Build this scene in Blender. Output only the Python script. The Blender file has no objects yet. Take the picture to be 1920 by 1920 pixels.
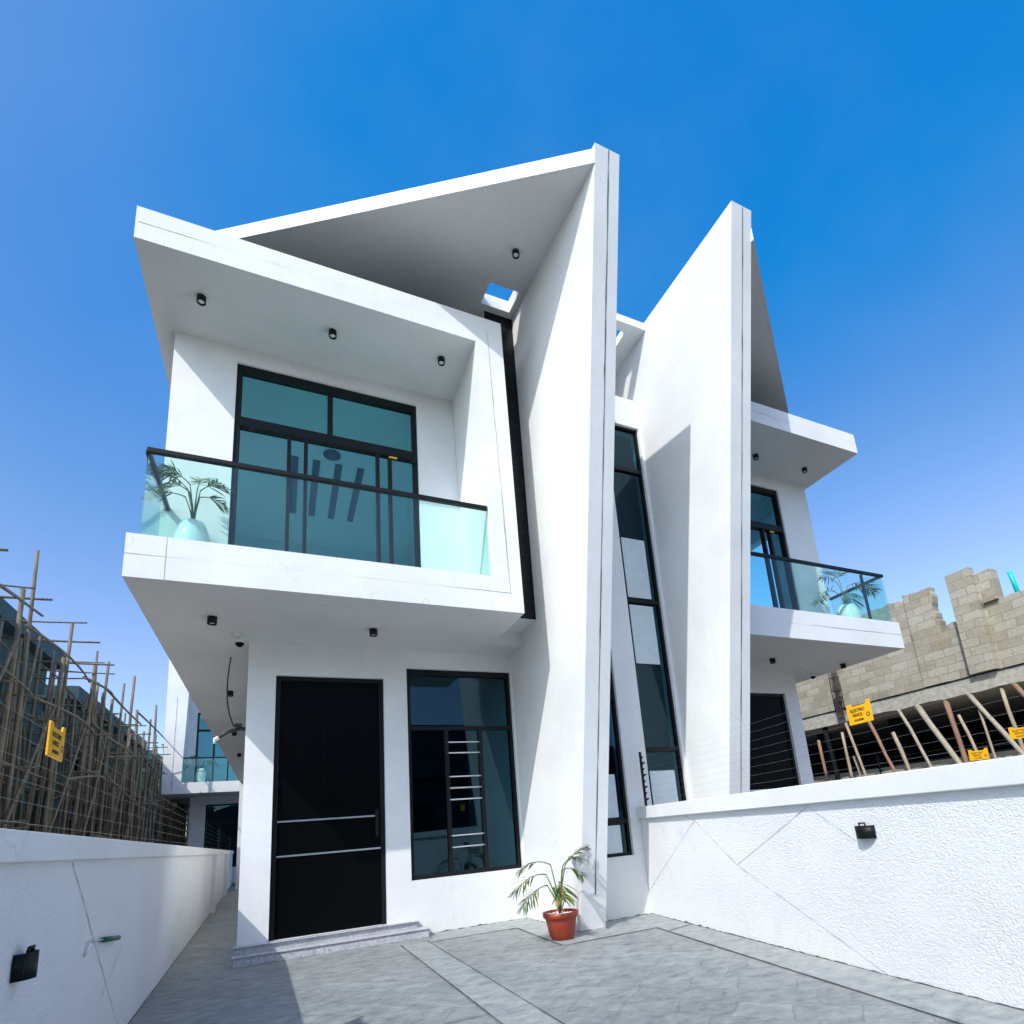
import bpy, bmesh, math, random
from mathutils import Vector, Matrix
S = bpy.context.scene
C = S.collection
rad = math.radians
# ------------------------------------------------------------------ camera
cam_d = bpy.data.cameras.new('camera'); cam = bpy.data.objects.new('camera', cam_d); C.objects.link(cam)
cam_d.sensor_width = 36.0; cam_d.lens = 1058.63/1920*36
cam_d.shift_x = (960-1038.0)/1920; cam_d.shift_y = (1300.93-960)/1920
cam_d.clip_start = .05; cam_d.clip_end = 3000
RC = ((0.90197, -0.42358, -0.08395), (0.02408, 0.24253, -0.96984), (0.43117, 0.87275, 0.22895))
r0, r1, r2 = [Vector(v) for v in RC]
m = Matrix.Identity(4)
for i in range(3):
    m[i][0] = r0[i]; m[i][1] = -r1[i]; m[i][2] = -r2[i]
m[2][3] = 1.05
q = m.to_quaternion(); cam.rotation_mode = 'QUATERNION'; cam.rotation_quaternion = q; cam.location = (0, 0, 1.05)
S.camera = cam
# ------------------------------------------------------------------ sky, sun, exposure
SUN = Vector((.82, .635, -1.0)).normalized()
EL = math.asin(-SUN.z); AZ = math.atan2(-SUN.x, -SUN.y)
W = bpy.data.worlds.new('World'); S.world = W; W.use_nodes = True
nt = W.node_tree; nt.nodes.clear()
sky = nt.nodes.new('ShaderNodeTexSky'); sky.sky_type = 'NISHITA'; sky.sun_disc = False
sky.sun_elevation = EL; sky.sun_rotation = AZ % (2*math.pi)
sky.air_density = 1.0; sky.dust_density = 1.6; sky.ozone_density = 3.0; sky.altitude = 50
def wmath(op, a, b):
    n = nt.nodes.new('ShaderNodeMath'); n.operation = op
    for i, v in enumerate((a, b)):
        if isinstance(v, (int, float)): n.inputs[i].default_value = v
        else: nt.links.new(v, n.inputs[i])
    return n.outputs[0]
sep = nt.nodes.new('ShaderNodeSeparateColor'); nt.links.new(sky.outputs[0], sep.inputs[0])
cmb = nt.nodes.new('ShaderNodeCombineColor')                      # clear tropical sky: deeper towards the zenith, paler low down
r_ = wmath('MAXIMUM', wmath('MINIMUM', wmath('SUBTRACT', wmath('MULTIPLY', sep.outputs[0], 1.55), 1.06), wmath('MULTIPLY', sep.outputs[0], .86)), .03)
g_ = wmath('MAXIMUM', wmath('ADD', wmath('MULTIPLY', sep.outputs[1], .69), .05), wmath('SUBTRACT', wmath('MULTIPLY', sep.outputs[1], .97), .36))
b_ = wmath('MAXIMUM', wmath('ADD', wmath('MULTIPLY', sep.outputs[2], .44), 1.52), wmath('MULTIPLY', sep.outputs[2], .93))
for i, v in enumerate((r_, g_, b_)): nt.links.new(v, cmb.inputs[i])
wtc = nt.nodes.new('ShaderNodeTexCoord'); wno = nt.nodes.new('ShaderNodeTexNoise'); wno.inputs['Scale'].default_value = 2.4; wno.inputs['Detail'].default_value = 6; wno.inputs['Roughness'].default_value = .55
nt.links.new(wtc.outputs['Generated'], wno.inputs['Vector'])
wmr = nt.nodes.new('ShaderNodeMapRange'); wmr.inputs['From Min'].default_value = .42; wmr.inputs['From Max'].default_value = .80; wmr.inputs['To Max'].default_value = .15
nt.links.new(wno.outputs['Fac'], wmr.inputs['Value'])
whz = nt.nodes.new('ShaderNodeMix'); whz.data_type = 'RGBA'; whz.inputs[7].default_value = (1.25, 1.85, 3.2, 1)     # thin uneven haze
nt.links.new(wmr.outputs[0], whz.inputs[0]); nt.links.new(cmb.outputs[0], whz.inputs[6])
bg = nt.nodes.new('ShaderNodeBackground'); bg.inputs['Strength'].default_value = .15
out = nt.nodes.new('ShaderNodeOutputWorld')
nt.links.new(whz.outputs[2], bg.inputs[0]); nt.links.new(bg.outputs[0], out.inputs[0])
sd = bpy.data.lights.new('sun', 'SUN'); sd.energy = 2.02; sd.angle = rad(.55); sd.color = (1, .975, .915)
sun = bpy.data.objects.new('sun', sd); C.objects.link(sun)
sun.rotation_mode = 'QUATERNION'; sun.rotation_quaternion = SUN.to_track_quat('-Z', 'Y'); sun.location = (-8, -6, 14)
S.view_settings.view_transform = 'Standard'; S.view_settings.look = 'None'
S.view_settings.exposure = .92; S.view_settings.gamma = 1
S.render.film_transparent = False
try:
    S.cycles.max_bounces = 10; S.cycles.diffuse_bounces = 5; S.cycles.transparent_max_bounces = 16
except Exception: pass

# ------------------------------------------------------------------ materials
def nodes(name):
    M = bpy.data.materials.new(name); M.use_nodes = True
    t = M.node_tree; t.nodes.clear()
    o = t.nodes.new('ShaderNodeOutputMaterial'); b = t.nodes.new('ShaderNodeBsdfPrincipled')
    t.links.new(b.outputs[0], o.inputs[0])
    return M, t, b, o
def N(t, k, **kw):
    n = t.nodes.new(k)
    for a, v in kw.items():
        if a in n.inputs: n.inputs[a].default_value = v
        else: setattr(n, a, v)
    return n
def ramp(t, fac, stops):
    r = t.nodes.new('ShaderNodeValToRGB'); t.links.new(fac, r.inputs[0])
    e = r.color_ramp.elements
    while len(e) < len(stops): e.new(.5)
    for i, (p, c) in enumerate(stops):
        e[i].position = p; e[i].color = (c[0], c[1], c[2], 1)
    return r.outputs[0]
def mixc(t, fac, a, b, mode='MIX'):
    n = t.nodes.new('ShaderNodeMix'); n.data_type = 'RGBA'; n.blend_type = mode
    if isinstance(fac, (int, float)): n.inputs[0].default_value = fac
    else: t.links.new(fac, n.inputs[0])
    for i, v in ((6, a), (7, b)):
        if isinstance(v, tuple): n.inputs[i].default_value = (*v, 1)
        else: t.links.new(v, n.inputs[i])
    return n.outputs[2]
def obco(t, scale=(1, 1, 1), rot=(0, 0, 0)):
    tc = t.nodes.new('ShaderNodeTexCoord'); mp = t.nodes.new('ShaderNodeMapping')
    mp.inputs['Scale'].default_value = scale; mp.inputs['Rotation'].default_value = rot
    t.links.new(tc.outputs['Object'], mp.inputs['Vector']); return mp.outputs[0]
def bump(t, b, h, strength, dist=.01):
    n = t.nodes.new('ShaderNodeBump'); n.inputs['Strength'].default_value = strength; n.inputs['Distance'].default_value = dist
    t.links.new(h, n.inputs['Height']); t.links.new(n.outputs[0], b.inputs['Normal']); return n
def noise(t, co, scale, detail=4, rough=.55):
    n = t.nodes.new('ShaderNodeTexNoise'); n.inputs['Scale'].default_value = scale
    n.inputs['Detail'].default_value = detail; n.inputs['Roughness'].default_value = rough
    t.links.new(co, n.inputs['Vector']); return n.outputs['Fac']

def m_plain(name, col, rough=.5, metal=0., spec=.5, var=.0, bmp=0., bs=60):
    M, t, b, o = nodes(name)
    b.inputs['Roughness'].default_value = rough; b.inputs['Metallic'].default_value = metal
    b.inputs['Specular IOR Level'].default_value = spec
    co = obco(t)
    f = noise(t, co, 9, 5)
    lo = tuple(c*(1-var) for c in col); hi = tuple(min(1, c*(1+var)) for c in col)
    c = ramp(t, f, [(.3, lo), (.7, hi)]); t.links.new(c, b.inputs['Base Color'])
    if bmp: bump(t, b, noise(t, co, bs, 3), bmp, .004)
    return M
def m_paint(name, col=(.80, .81, .81), stain=.24, bmp=.20):
    M, t, b, o = nodes(name); co = obco(t)
    b.inputs['Roughness'].default_value = .62; b.inputs['Specular IOR Level'].default_value = .3
    big = noise(t, co, .9, 5, .6)
    c1 = ramp(t, big, [(.30, tuple(c*(1-stain*.55) for c in col)), (.66, col)])
    st = noise(t, obco(t, (7, 7, .30)), 1.5, 6, .65)          # faint vertical run marks
    msk = ramp(t, st, [(.58, (0, 0, 0)), (.8, (stain, stain, stain))])
    c = mixc(t, msk, c1, (.52, .54, .53))
    # fine roller mottling and a few hairline cracks
    c = mixc(t, .5, c, ramp(t, noise(t, co, 22, 6, .75), [(.3, (.90, .90, .90)), (.6, (1, 1, 1))]), 'MULTIPLY')
    vo = t.nodes.new('ShaderNodeTexVoronoi'); vo.feature = 'DISTANCE_TO_EDGE'; vo.inputs['Scale'].default_value = .7
    wn = t.nodes.new('ShaderNodeTexNoise'); wn.inputs['Scale'].default_value = 2.5; wn.inputs['Detail'].default_value = 5; t.links.new(co, wn.inputs['Vector'])
    ad = t.nodes.new('ShaderNodeVectorMath'); ad.operation = 'MULTIPLY_ADD'; ad.inputs[1].default_value = (.6, .6, .6); t.links.new(wn.outputs['Color'], ad.inputs[0]); t.links.new(co, ad.inputs[2]); t.links.new(ad.outputs[0], vo.inputs['Vector'])
    crk = ramp(t, vo.outputs['Distance'], [(0, (1, 1, 1)), (.0016, (0, 0, 0))]); few = ramp(t, noise(t, co, .8, 2), [(.54, (0, 0, 0)), (.62, (.45, .45, .45))])
    c = mixc(t, mixc(t, 1.0, crk, few, 'MULTIPLY'), c, (.40, .41, .42))
    t.links.new(c, b.inputs['Base Color'])
    bump(t, b, mixc(t, .5, noise(t, co, 140, 3), noise(t, co, 3.2, 4)), bmp, .006)
    return M
PAINT = m_paint('white_wall_paint')
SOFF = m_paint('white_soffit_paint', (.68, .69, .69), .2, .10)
def m_render(name, col, strength):
    M, t, b, o = nodes(name); co = obco(t)
    b.inputs['Roughness'].default_value = .7; b.inputs['Specular IOR Level'].default_value = .25
    f = noise(t, co, .8, 5)
    dirt = ramp(t, noise(t, obco(t, (1, 1, .6)), 2.3, 8, .7), [(.55, (0, 0, 0)), (.85, (.35, .35, .35))])
    t.links.new(mixc(t, dirt, ramp(t, f, [(.3, tuple(c*.94 for c in col)), (.7, col)]), (.42, .43, .44)), b.inputs['Base Color'])
    w = t.nodes.new('ShaderNodeTexNoise'); w.inputs['Scale'].default_value = 52; w.inputs['Detail'].default_value = 5; w.inputs['Distortion'].default_value = 1.1
    t.links.new(obco(t, (1, 1, 1.5), (.5, .2, 0)), w.inputs['Vector'])
    h = ramp(t, w.outputs['Fac'], [(.36, (0, 0, 0)), (.62, (1, 1, 1))])
    w2 = noise(t, co, 95, 4, .7); w3 = noise(t, co, 2.2, 4)
    h = mixc(t, .35, h, w2); h = mixc(t, ramp(t, w3, [(.40, (0, 0, 0)), (.65, (.55, .55, .55))]), h, w2)
    bump(t, b, h, strength, .016)
    return M
ROUGH = m_render('rough_cast_white_render', (.85, .86, .87), .6)
ROUGH2 = m_render('weathered_white_render', (.80, .81, .83), .45)
BLACK = m_plain('black_powder_coated_metal', (.007, .008, .009), .45, 0, .22)
BLACKG = m_plain('black_gloss_panel', (.002, .0025, .003), .3, 0, .06)
TILE = m_plain('black_glazed_tile', (.006, .008, .010), .3, 0, .2, .2)
GROUT = m_plain('dark_tile_grout', (.06, .07, .075), .7)
STEEL = m_plain('brushed_steel', (.72, .73, .75), .28, 1)
GROOVE = m_plain('dark_groove', (.10, .11, .12), .8, 0, .2, .6)
GREYLN = m_plain('fine_shadow_line', (.33, .34, .35), .8, 0, .2, .5)
CONDUIT = m_plain('dark_conduit_plastic', (.02, .022, .025), .5)
WHITEP = m_plain('white_plastic', (.75, .76, .76), .35)
LENS = m_plain('frosted_lamp_lens', (.72, .74, .74), .3)
VASE = m_plain('white_glazed_pot', (.80, .82, .82), .14, 0, .5)
RED = m_plain('terracotta_red_plastic', (.33, .045, .02), .42, 0, .5, .12)
SOIL = m_plain('dark_soil', (.05, .035, .025), .9, 0, .2, .4)
PEB = m_plain('white_pebble', (.74, .73, .70), .5, 0, .4, .15)
YEL = m_plain('yellow_sign_plastic', (.86, .44, .01), .4, 0, .4, .06)
INK = m_plain('black_sign_ink', (.06, .035, .01), .5)
FAINT = m_plain('faint_score_line', (.50, .51, .52), .8, 0, .2, .4)
WIRE = m_plain('galvanised_wire', (.26, .28, .30), .5, .6)
GREEN = m_plain('green_rubber_sleeve', (.0, .11, .075), .5)
TURQ = m_plain('turquoise_pvc_pipe', (.0, .55, .52), .4)
REBAR = m_plain('rusty_rebar', (.075, .055, .05), .7, .3, .4, .3)
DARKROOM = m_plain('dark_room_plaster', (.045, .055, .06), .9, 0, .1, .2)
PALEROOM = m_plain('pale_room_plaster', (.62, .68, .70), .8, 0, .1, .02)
SLAT = m_plain('blue_grey_wall_slat', (.03, .07, .10), .6)
FROST = m_plain('frosted_film_panel', (.58, .66, .69), .5, 0, .4, .05)
STEM = m_plain('green_palm_stem', (.09, .12, .03), .55, 0, .4, .25)
STEMD = m_plain('dark_palm_cane', (.035, .03, .02), .6, 0, .4, .3)
DRY = m_plain('dry_leaf_sheath', (.42, .24, .08), .7, 0, .3, .25)

def m_leaf(name, a, b_):
    M, t, b, o = nodes(name); co = obco(t)
    c = ramp(t, noise(t, co, 7, 3), [(.35, a), (.65, b_)])
    t.links.new(c, b.inputs['Base Color']); b.inputs['Roughness'].default_value = .4
    tr = t.nodes.new('ShaderNodeBsdfTranslucent'); t.links.new(c, tr.inputs[0])
    mx = t.nodes.new('ShaderNodeMixShader'); mx.inputs[0].default_value = .3
    t.links.new(b.outputs[0], mx.inputs[1]); t.links.new(tr.outputs[0], mx.inputs[2]); t.links.new(mx.outputs[0], o.inputs[0])
    return M
LEAF = m_leaf('palm_leaf', (.03, .075, .012), (.10, .16, .025))
LEAFY = m_leaf('yellowing_palm_leaf', (.11, .15, .02), (.26, .24, .04))

def m_glass(name, tint, ior=1.5, refl=(1, 1, 1), rough=.0):
    M, t, b, o = nodes(name); t.nodes.remove(b)
    tp = t.nodes.new('ShaderNodeBsdfTransparent'); tp.inputs[0].default_value = (*tint, 1)
    gl = t.nodes.new('ShaderNodeBsdfGlossy'); gl.inputs['Roughness'].default_value = rough; gl.inputs[0].default_value = (*refl, 1)
    lw_ = t.nodes.new('ShaderNodeLayerWeight'); lw_.inputs['Blend'].default_value = .5
    pw = t.nodes.new('ShaderNodeMath'); pw.operation = 'POWER'; pw.inputs[1].default_value = 4.6; t.links.new(lw_.outputs['Facing'], pw.inputs[0])
    fr = t.nodes.new('ShaderNodeMath'); fr.operation = 'MULTIPLY_ADD'; fr.inputs[1].default_value = .85; f0 = ((ior-1)/(ior+1))**2; fr.inputs[2].default_value = f0; t.links.new(pw.outputs[0], fr.inputs[0])
    mx = t.nodes.new('ShaderNodeMixShader'); t.links.new(fr.outputs[0], mx.inputs[0])
    t.links.new(tp.outputs[0], mx.inputs[1]); t.links.new(gl.outputs[0], mx.inputs[2]); t.links.new(mx.outputs[0], o.inputs[0])
    return M
G_BAL = m_glass('green_tinted_balustrade_glass', (.81, .955, .925), 1.40)
G_WIN = m_glass('dark_tinted_window_glass', (.16, .40, .48), 1.6, (.42, .78, 1.0))
G_UP = m_glass('blue_tinted_door_glass', (.46, .93, 1.0), 1.5, (.6, .92, 1))

def m_ground(name='stamped_concrete', stamp=True, lift=1.0):
    M, t, b, o = nodes(name); co = obco(t)
    b.inputs['Roughness'].default_value = .55; b.inputs['Specular IOR Level'].default_value = .35
    # hand stamped slate pattern: warped voronoi cells, plus skin texture
    wn = t.nodes.new('ShaderNodeTexNoise'); wn.inputs['Scale'].default_value = 2.2; wn.inputs['Detail'].default_value = 3
    t.links.new(co, wn.inputs['Vector'])
    add = t.nodes.new('ShaderNodeVectorMath'); add.operation = 'MULTIPLY_ADD'
    t.links.new(wn.outputs['Color'], add.inputs[0]); add.inputs[1].default_value = (.5, .5, 0); t.links.new(co, add.inputs[2])
    mp_ = t.nodes.new('ShaderNodeMapping'); mp_.inputs['Rotation'].default_value = (0, 0, rad(47)); t.links.new(add.outputs[0], mp_.inputs['Vector'])
    add.inputs[1].default_value = (.16, .16, 0)
    def ashlar(bw, rh, off, ms):
        br = t.nodes.new('ShaderNodeTexBrick'); t.links.new(mp_.outputs[0], br.inputs['Vector']); br.inputs['Scale'].default_value = 1
        br.inputs['Brick Width'].default_value = bw; br.inputs['Row Height'].default_value = rh; br.offset = off; br.squash = .6; br.squash_frequency = 2
        br.inputs['Mortar Size'].default_value = ms; br.inputs['Mortar Smooth'].default_value = .6
        br.inputs['Color1'].default_value = (.82, .82, .82, 1); br.inputs['Color2'].default_value = (1, 1, 1, 1); br.inputs['Mortar'].default_value = (.66, .66, .66, 1); return br
    br = ashlar(.52, .25, .37, .007 if stamp else .0)
    edge = br.outputs['Color']
    sl = t.nodes.new('ShaderNodeTexNoise'); sl.inputs['Scale'].default_value = 7.5; sl.inputs['Detail'].default_value = 9; sl.inputs['Roughness'].default_value = .68; sl.inputs['Distortion'].default_value = .25
    t.links.new(obco(t, (1, 1.5, 1), (0, 0, .45)), sl.inputs['Vector'])
    fine = noise(t, co, 55, 5, .7)
    big = noise(t, co, .55, 5, .6)
    c = ramp(t, sl.outputs['Fac'], [(.30, (.07, .083, .09)), (.41, (.20, .222, .228)), (.55, (.305, .322, .315)), (.72, (.42, .435, .42))])
    c = mixc(t, .38, c, ramp(t, big, [(.35, (.18, .20, .21)), (.65, (.335, .355, .35))]))
    c = mixc(t, .75 if stamp else .0, c, edge, 'MULTIPLY')
    c = mixc(t, 1.0, c, (lift, lift, lift), 'MULTIPLY')
    c = mixc(t, ramp(t, fine, [(.62, (0, 0, 0)), (.8, (.5, .5, .5))]), c, (.20, .21, .22))
    t.links.new(c, b.inputs['Base Color'])
    h = mixc(t, .35, sl.outputs['Fac'], fine); h2 = mixc(t, .25, h, edge)
    bump(t, b, h2, .95, .03)
    return M
GROUND = m_ground('stamped_concrete', True, 1.10)
BORDER = m_ground('smooth_concrete_border', False, 1.20)
EARTH = m_plain('sandy_earth', (.20, .175, .14), .9, 0, .2, .25, .4, 12)

def m_granite():
    M, t, b, o = nodes('grey_granite_step'); co = obco(t)
    b.inputs['Roughness'].default_value = .35
    f = noise(t, co, 46, 6, .7); g = noise(t, co, 5, 4)
    c = ramp(t, f, [(.3, (.22, .22, .26)), (.5, (.46, .47, .50)), (.7, (.60, .61, .63))])
    c = mixc(t, ramp(t, g, [(.5, (0, 0, 0)), (.75, (.7, .7, .7))]), c, (.30, .31, .34)); t.links.new(c, b.inputs['Base Color'])
    return M
GRANITE = m_granite()
def m_block(name, rot, dark=1.0):
    M, t, b, o = nodes(name); b.inputs['Roughness'].default_value = .9; b.inputs['Specular IOR Level'].default_value = .1
    co = obco(t, (1, 1, 1), rot)
    # slightly wobbled coursing
    wn = t.nodes.new('ShaderNodeTexNoise'); wn.inputs['Scale'].default_value = 2.6; t.links.new(co, wn.inputs['Vector'])
    add = t.nodes.new('ShaderNodeVectorMath'); add.operation = 'MULTIPLY_ADD'
    t.links.new(wn.outputs['Color'], add.inputs[0]); add.inputs[1].default_value = (.05, .05, 0); t.links.new(co, add.inputs[2])
    br = t.nodes.new('ShaderNodeTexBrick'); t.links.new(add.outputs[0], br.inputs['Vector'])
    br.inputs['Scale'].default_value = 1; br.inputs['Brick Width'].default_value = .46; br.inputs['Row Height'].default_value = .205
    br.inputs['Mortar Size'].default_value = .013; br.inputs['Mortar Smooth'].default_value = .25
    br.inputs['Color1'].default_value = (.34*dark, .305*dark, .24*dark, 1); br.inputs['Color2'].default_value = (.49*dark, .465*dark, .40*dark, 1)
    br.inputs['Mortar'].default_value = (.36*dark, .335*dark, .28*dark, 1)
    n1 = noise(t, co, 16, 6, .7); n2 = noise(t, co, 1.4, 5)
    c = mixc(t, .5, br.outputs['Color'], ramp(t, n1, [(.3, (.22*dark, .20*dark, .165*dark)), (.7, (.50*dark, .475*dark, .41*dark))]), 'OVERLAY')
    c = mixc(t, ramp(t, n2, [(.5, (0, 0, 0)), (.75, (.45, .45, .45))]), c, (.46*dark, .44*dark, .39*dark)); t.links.new(c, b.inputs['Base Color'])
    inv = t.nodes.new('ShaderNodeMath'); inv.operation = 'SUBTRACT'; inv.inputs[0].default_value = 1; t.links.new(br.outputs['Fac'], inv.inputs[1])
    bump(t, b, mixc(t, .5, inv.outputs[0], n1), .8, .025)
    return M
BLOCK_X = m_block('sandcrete_block_side', (0, rad(90), rad(90)))   # for walls facing along X
def m_block_x(name, dark):
    M = m_block(name, (0, 0, 0), dark)
    t = M.node_tree
    # remap object YZ to the brick plane
    for n in list(t.nodes):
        if n.type == 'MAPPING':
            tc = [l.from_node for l in t.links if l.to_node == n][0]
            sp = t.nodes.new('ShaderNodeSeparateXYZ'); cb = t.nodes.new('ShaderNodeCombineXYZ')
            t.links.new(tc.outputs['Object'], sp.inputs[0])
            t.links.new(sp.outputs['Y'], cb.inputs['X']); t.links.new(sp.outputs['Z'], cb.inputs['Y']); t.links.new(sp.outputs['X'], cb.inputs['Z'])
            for l in list(t.links):
                if l.from_node == n: 
                    s = l.to_socket; t.links.remove(l); t.links.new(cb.outputs[0], s)
    return M
BLOCK = m_block_x('sandcrete_block', 1.0)
CONC = m_plain('raw_concrete', (.40, .375, .315), .9, 0, .15, .22, .5, 18)
CEMENT = m_plain('grey_green_cement_plaster', (.05, .105, .105), .9, 0, .15, .3, .3, 14)
CEMENTB = m_plain('blue_grey_cement_fascia', (.055, .105, .125), .85, 0, .15, .15, .3, 14)
VOID = m_plain('unlit_interior', (.012, .014, .015), .95, 0, .05)  # near black that paints in interior darkness; one dark prop shares it
def m_wood(name, a, b_):
    M, t, b, o = nodes(name); b.inputs['Roughness'].default_value = .75
    f = noise(t, obco(t, (14, 14, 1.6)), 2.2, 6, .65)
    t.links.new(ramp(t, f, [(.3, a), (.7, b_)]), b.inputs['Base Color'])
    bump(t, b, f, .4, .01); return M
BAMBOO = m_wood('weathered_bamboo', (.07, .058, .038), (.27, .23, .165))
PROP1 = m_wood('pale_timber_prop', (.27, .20, .13), (.46, .38, .28))
PROP2 = m_wood('reddish_timber_prop', (.19, .10, .065), (.34, .20, .13))
PROP3 = m_wood('grey_timber_prop', (.27, .225, .165), (.44, .38, .30))

# ------------------------------------------------------------------ mesh helpers
class MB:
    def __init__(s): s.v = []; s.f = []; s.mi = []; s.sm = []
    def add(s, vs, fs, mi=0, smooth=False):
        o = len(s.v); s.v += [tuple(v) for v in vs]
        for f in fs: s.f.append([i+o for i in f]); s.mi.append(mi); s.sm.append(smooth)
        return s
    def box(s, x0, x1, y0, y1, z0, z1, mi=0):
        return s.add([(x0,y0,z0),(x1,y0,z0),(x1,y1,z0),(x0,y1,z0),(x0,y0,z1),(x1,y0,z1),(x1,y1,z1),(x0,y1,z1)],
            [(0,3,2,1),(4,5,6,7),(0,1,5,4),(1,2,6,5),(2,3,7,6),(3,0,4,7)], mi)
    def prism(s, pts, axis, a, b, mi=0):
        def P(u, w, t):
            return {'x': (t, u, w), 'y': (u, t, w), 'z': (u, w, t)}[axis]
        n = len(pts)
        return s.add([P(u, w, a) for u, w in pts]+[P(u, w, b) for u, w in pts],
            [tuple(range(n)), tuple(range(2*n-1, n-1, -1))]+[(i, (i+1) % n, n+(i+1) % n, n+i) for i in range(n)], mi)
    def tube(s, pts, rads, n=8, mi=0, caps=True):
        pts = [Vector(p) for p in pts]
        if isinstance(rads, (int, float)): rads = [rads]*len(pts)
        vs = []; fs = []; up = None
        for i, p in enumerate(pts):
            d = (pts[min(i+1, len(pts)-1)]-pts[max(i-1, 0)]).normalized()
            if up is None: up = Vector((0, 0, 1)) if abs(d.z) < .9 else Vector((1, 0, 0))
            a = d.cross(up).normalized(); b = a.cross(d).normalized(); up = b
            for k in range(n):
                w = 2*math.pi*k/n; vs.append(p+(a*math.cos(w)+b*math.sin(w))*rads[i])
        for i in range(len(pts)-1):
            for k in range(n):
                fs.append((i*n+k, i*n+(k+1) % n, (i+1)*n+(k+1) % n, (i+1)*n+k))
        s.add(vs, fs, mi, True)
        if caps:
            s.add(vs[:n], [tuple(range(n))], mi); s.add(vs[-n:], [tuple(range(n-1, -1, -1))], mi)
        return s
    def lathe(s, prof, cx, cy, n=28, mi=0):
        vs = []; fs = []
        for r, z in prof:
            for k in range(n):
                w = 2*math.pi*k/n; vs.append((cx+r*math.cos(w), cy+r*math.sin(w), z))
        for i in range(len(prof)-1):
            for k in range(n): fs.append((i*n+k, i*n+(k+1) % n, (i+1)*n+(k+1) % n, (i+1)*n+k))
        return s.add(vs, fs, mi, True)
    def grid_wall(s, u0, u1, w0, w1, a, b, holes, axis='y', mi=0):
        us = sorted({u0, u1, *[h[0] for h in holes], *[h[1] for h in holes]}); ws = sorted({w0, w1, *[h[2] for h in holes], *[h[3] for h in holes]})
        us = [u for u in us if u0 <= u <= u1]; ws = [w for w in ws if w0 <= w <= w1]
        def P(u, w, t): return (u, t, w) if axis == 'y' else ((t, u, w) if axis == 'x' else (u, w, t))
        solid = {}
        for i in range(len(us)-1):
            for j in range(len(ws)-1):
                cu, cw = (us[i]+us[i+1])/2, (ws[j]+ws[j+1])/2
                solid[i, j] = not any(h[0] < cu < h[1] and h[2] < cw < h[3] for h in holes)
        for (i, j), v in solid.items():
            if not v: continue
            A, B, D, E_ = us[i], us[i+1], ws[j], ws[j+1]
            s.add([P(A,D,a),P(B,D,a),P(B,E_,a),P(A,E_,a)], [(0,1,2,3)], mi); s.add([P(A,D,b),P(B,D,b),P(B,E_,b),P(A,E_,b)], [(3,2,1,0)], mi)
            for di, dj, c in ((-1,0,((A,D),(A,E_))),(1,0,((B,E_),(B,D))),(0,-1,((B,D),(A,D))),(0,1,((A,E_),(B,E_)))):
                if not solid.get((i+di, j+dj), False):
                    (u1_, w1_), (u2_, w2_) = c
                    s.add([P(u1_,w1_,a),P(u2_,w2_,a),P(u2_,w2_,b),P(u1_,w1_,b)], [(0,1,2,3)], mi)
        return s
    def build(s, name, mats, parent=None, bevel=0, label=None):
        me = bpy.data.meshes.new(name); me.from_pydata(s.v, [], s.f)
        for M in (mats if isinstance(mats, (list, tuple)) else [mats]): me.materials.append(M)
        for i, p in enumerate(me.polygons): p.material_index = s.mi[i]; p.use_smooth = s.sm[i]
        bm = bmesh.new(); bm.from_mesh(me); bmesh.ops.remove_doubles(bm, verts=bm.verts, dist=1e-5)
        bmesh.ops.recalc_face_normals(bm, faces=bm.faces); bm.to_mesh(me); bm.free()
        o = bpy.data.objects.new(name, me); C.objects.link(o)
        if parent: o.parent = parent; o.matrix_parent_inverse = Matrix.Translation(-world_loc(parent))
        if bevel:
            b = o.modifiers.new('bevel', 'BEVEL'); b.width = bevel; b.segments = 2; b.limit_method = 'ANGLE'; b.angle_limit = rad(40)
        if label: o['label'] = label
        return o
def world_loc(o):
    v = Vector((0, 0, 0))
    while o is not None:
        v += o.location if o.matrix_parent_inverse == Matrix.Identity(4) or o.parent is None else o.location + o.matrix_parent_inverse.translation
        o = o.parent
    return v
def tag(o, label, cat, group=None):
    o['label'] = label; o['category'] = cat
    if group: o['group'] = group
    return o
def thing(name, label, cat, loc=(0, 0, 0), group=None):
    o = bpy.data.objects.new(name, None); C.objects.link(o); o.location = loc; o.empty_display_size = .2
    return tag(o, label, cat, group)
def struct(name, mb, mats):
    o = mb.build(name, mats); o['kind'] = 'structure'; return o
R = random.Random(7)

# ================================================================== ground
g = MB(); n = 60
g.add([(-600, -600, -.012), (600, -600, -.012), (600, 900, -.012), (-600, 900, -.012)], [(0, 1, 2, 3)])
struct('ground', g, EARTH)
g = MB()
YW_ = 6.80
def lwx(y): return -.896-(y-5.095)*.03325          # inner face of the low wall on the left
def rwx(y): return 3.85+(y-5.80)*.1473              # inner face of the divider wall
pts = [(lwx(-7)-.05, -7), (rwx(-7)+.05, -7), (rwx(5.8)+.05, 5.8), (3.9, 6.9), (-.4, 6.9), (-.4, 23), (lwx(23)-.05, 23)]
g.add([(x, y, 0) for x, y in pts], [tuple(range(len(pts)))])
struct('driveway', g, GROUND)
bd = MB()
def band(p):
    bd.add([(x, y, .003) for x, y in p], [tuple(range(len(p)))])
band([(1.148, -6), (1.42, -6), (1.42, 6.28), (1.148, 6.28)])
band([(1.43, 6.26), (2.39, 6.245), (2.755, YW_), (1.52, YW_), (1.52, 6.5)])
band([(2.385, 6.245), (2.335, 5.0), (2.755, 5.0), (2.755, 6.78)])
band([(2.335, 4.985), (3.374, 4.985), (3.68, 4.85), (3.84, 5.75), (3.05, 5.75), (2.76, 5.40), (2.76, 5.0)])
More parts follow.
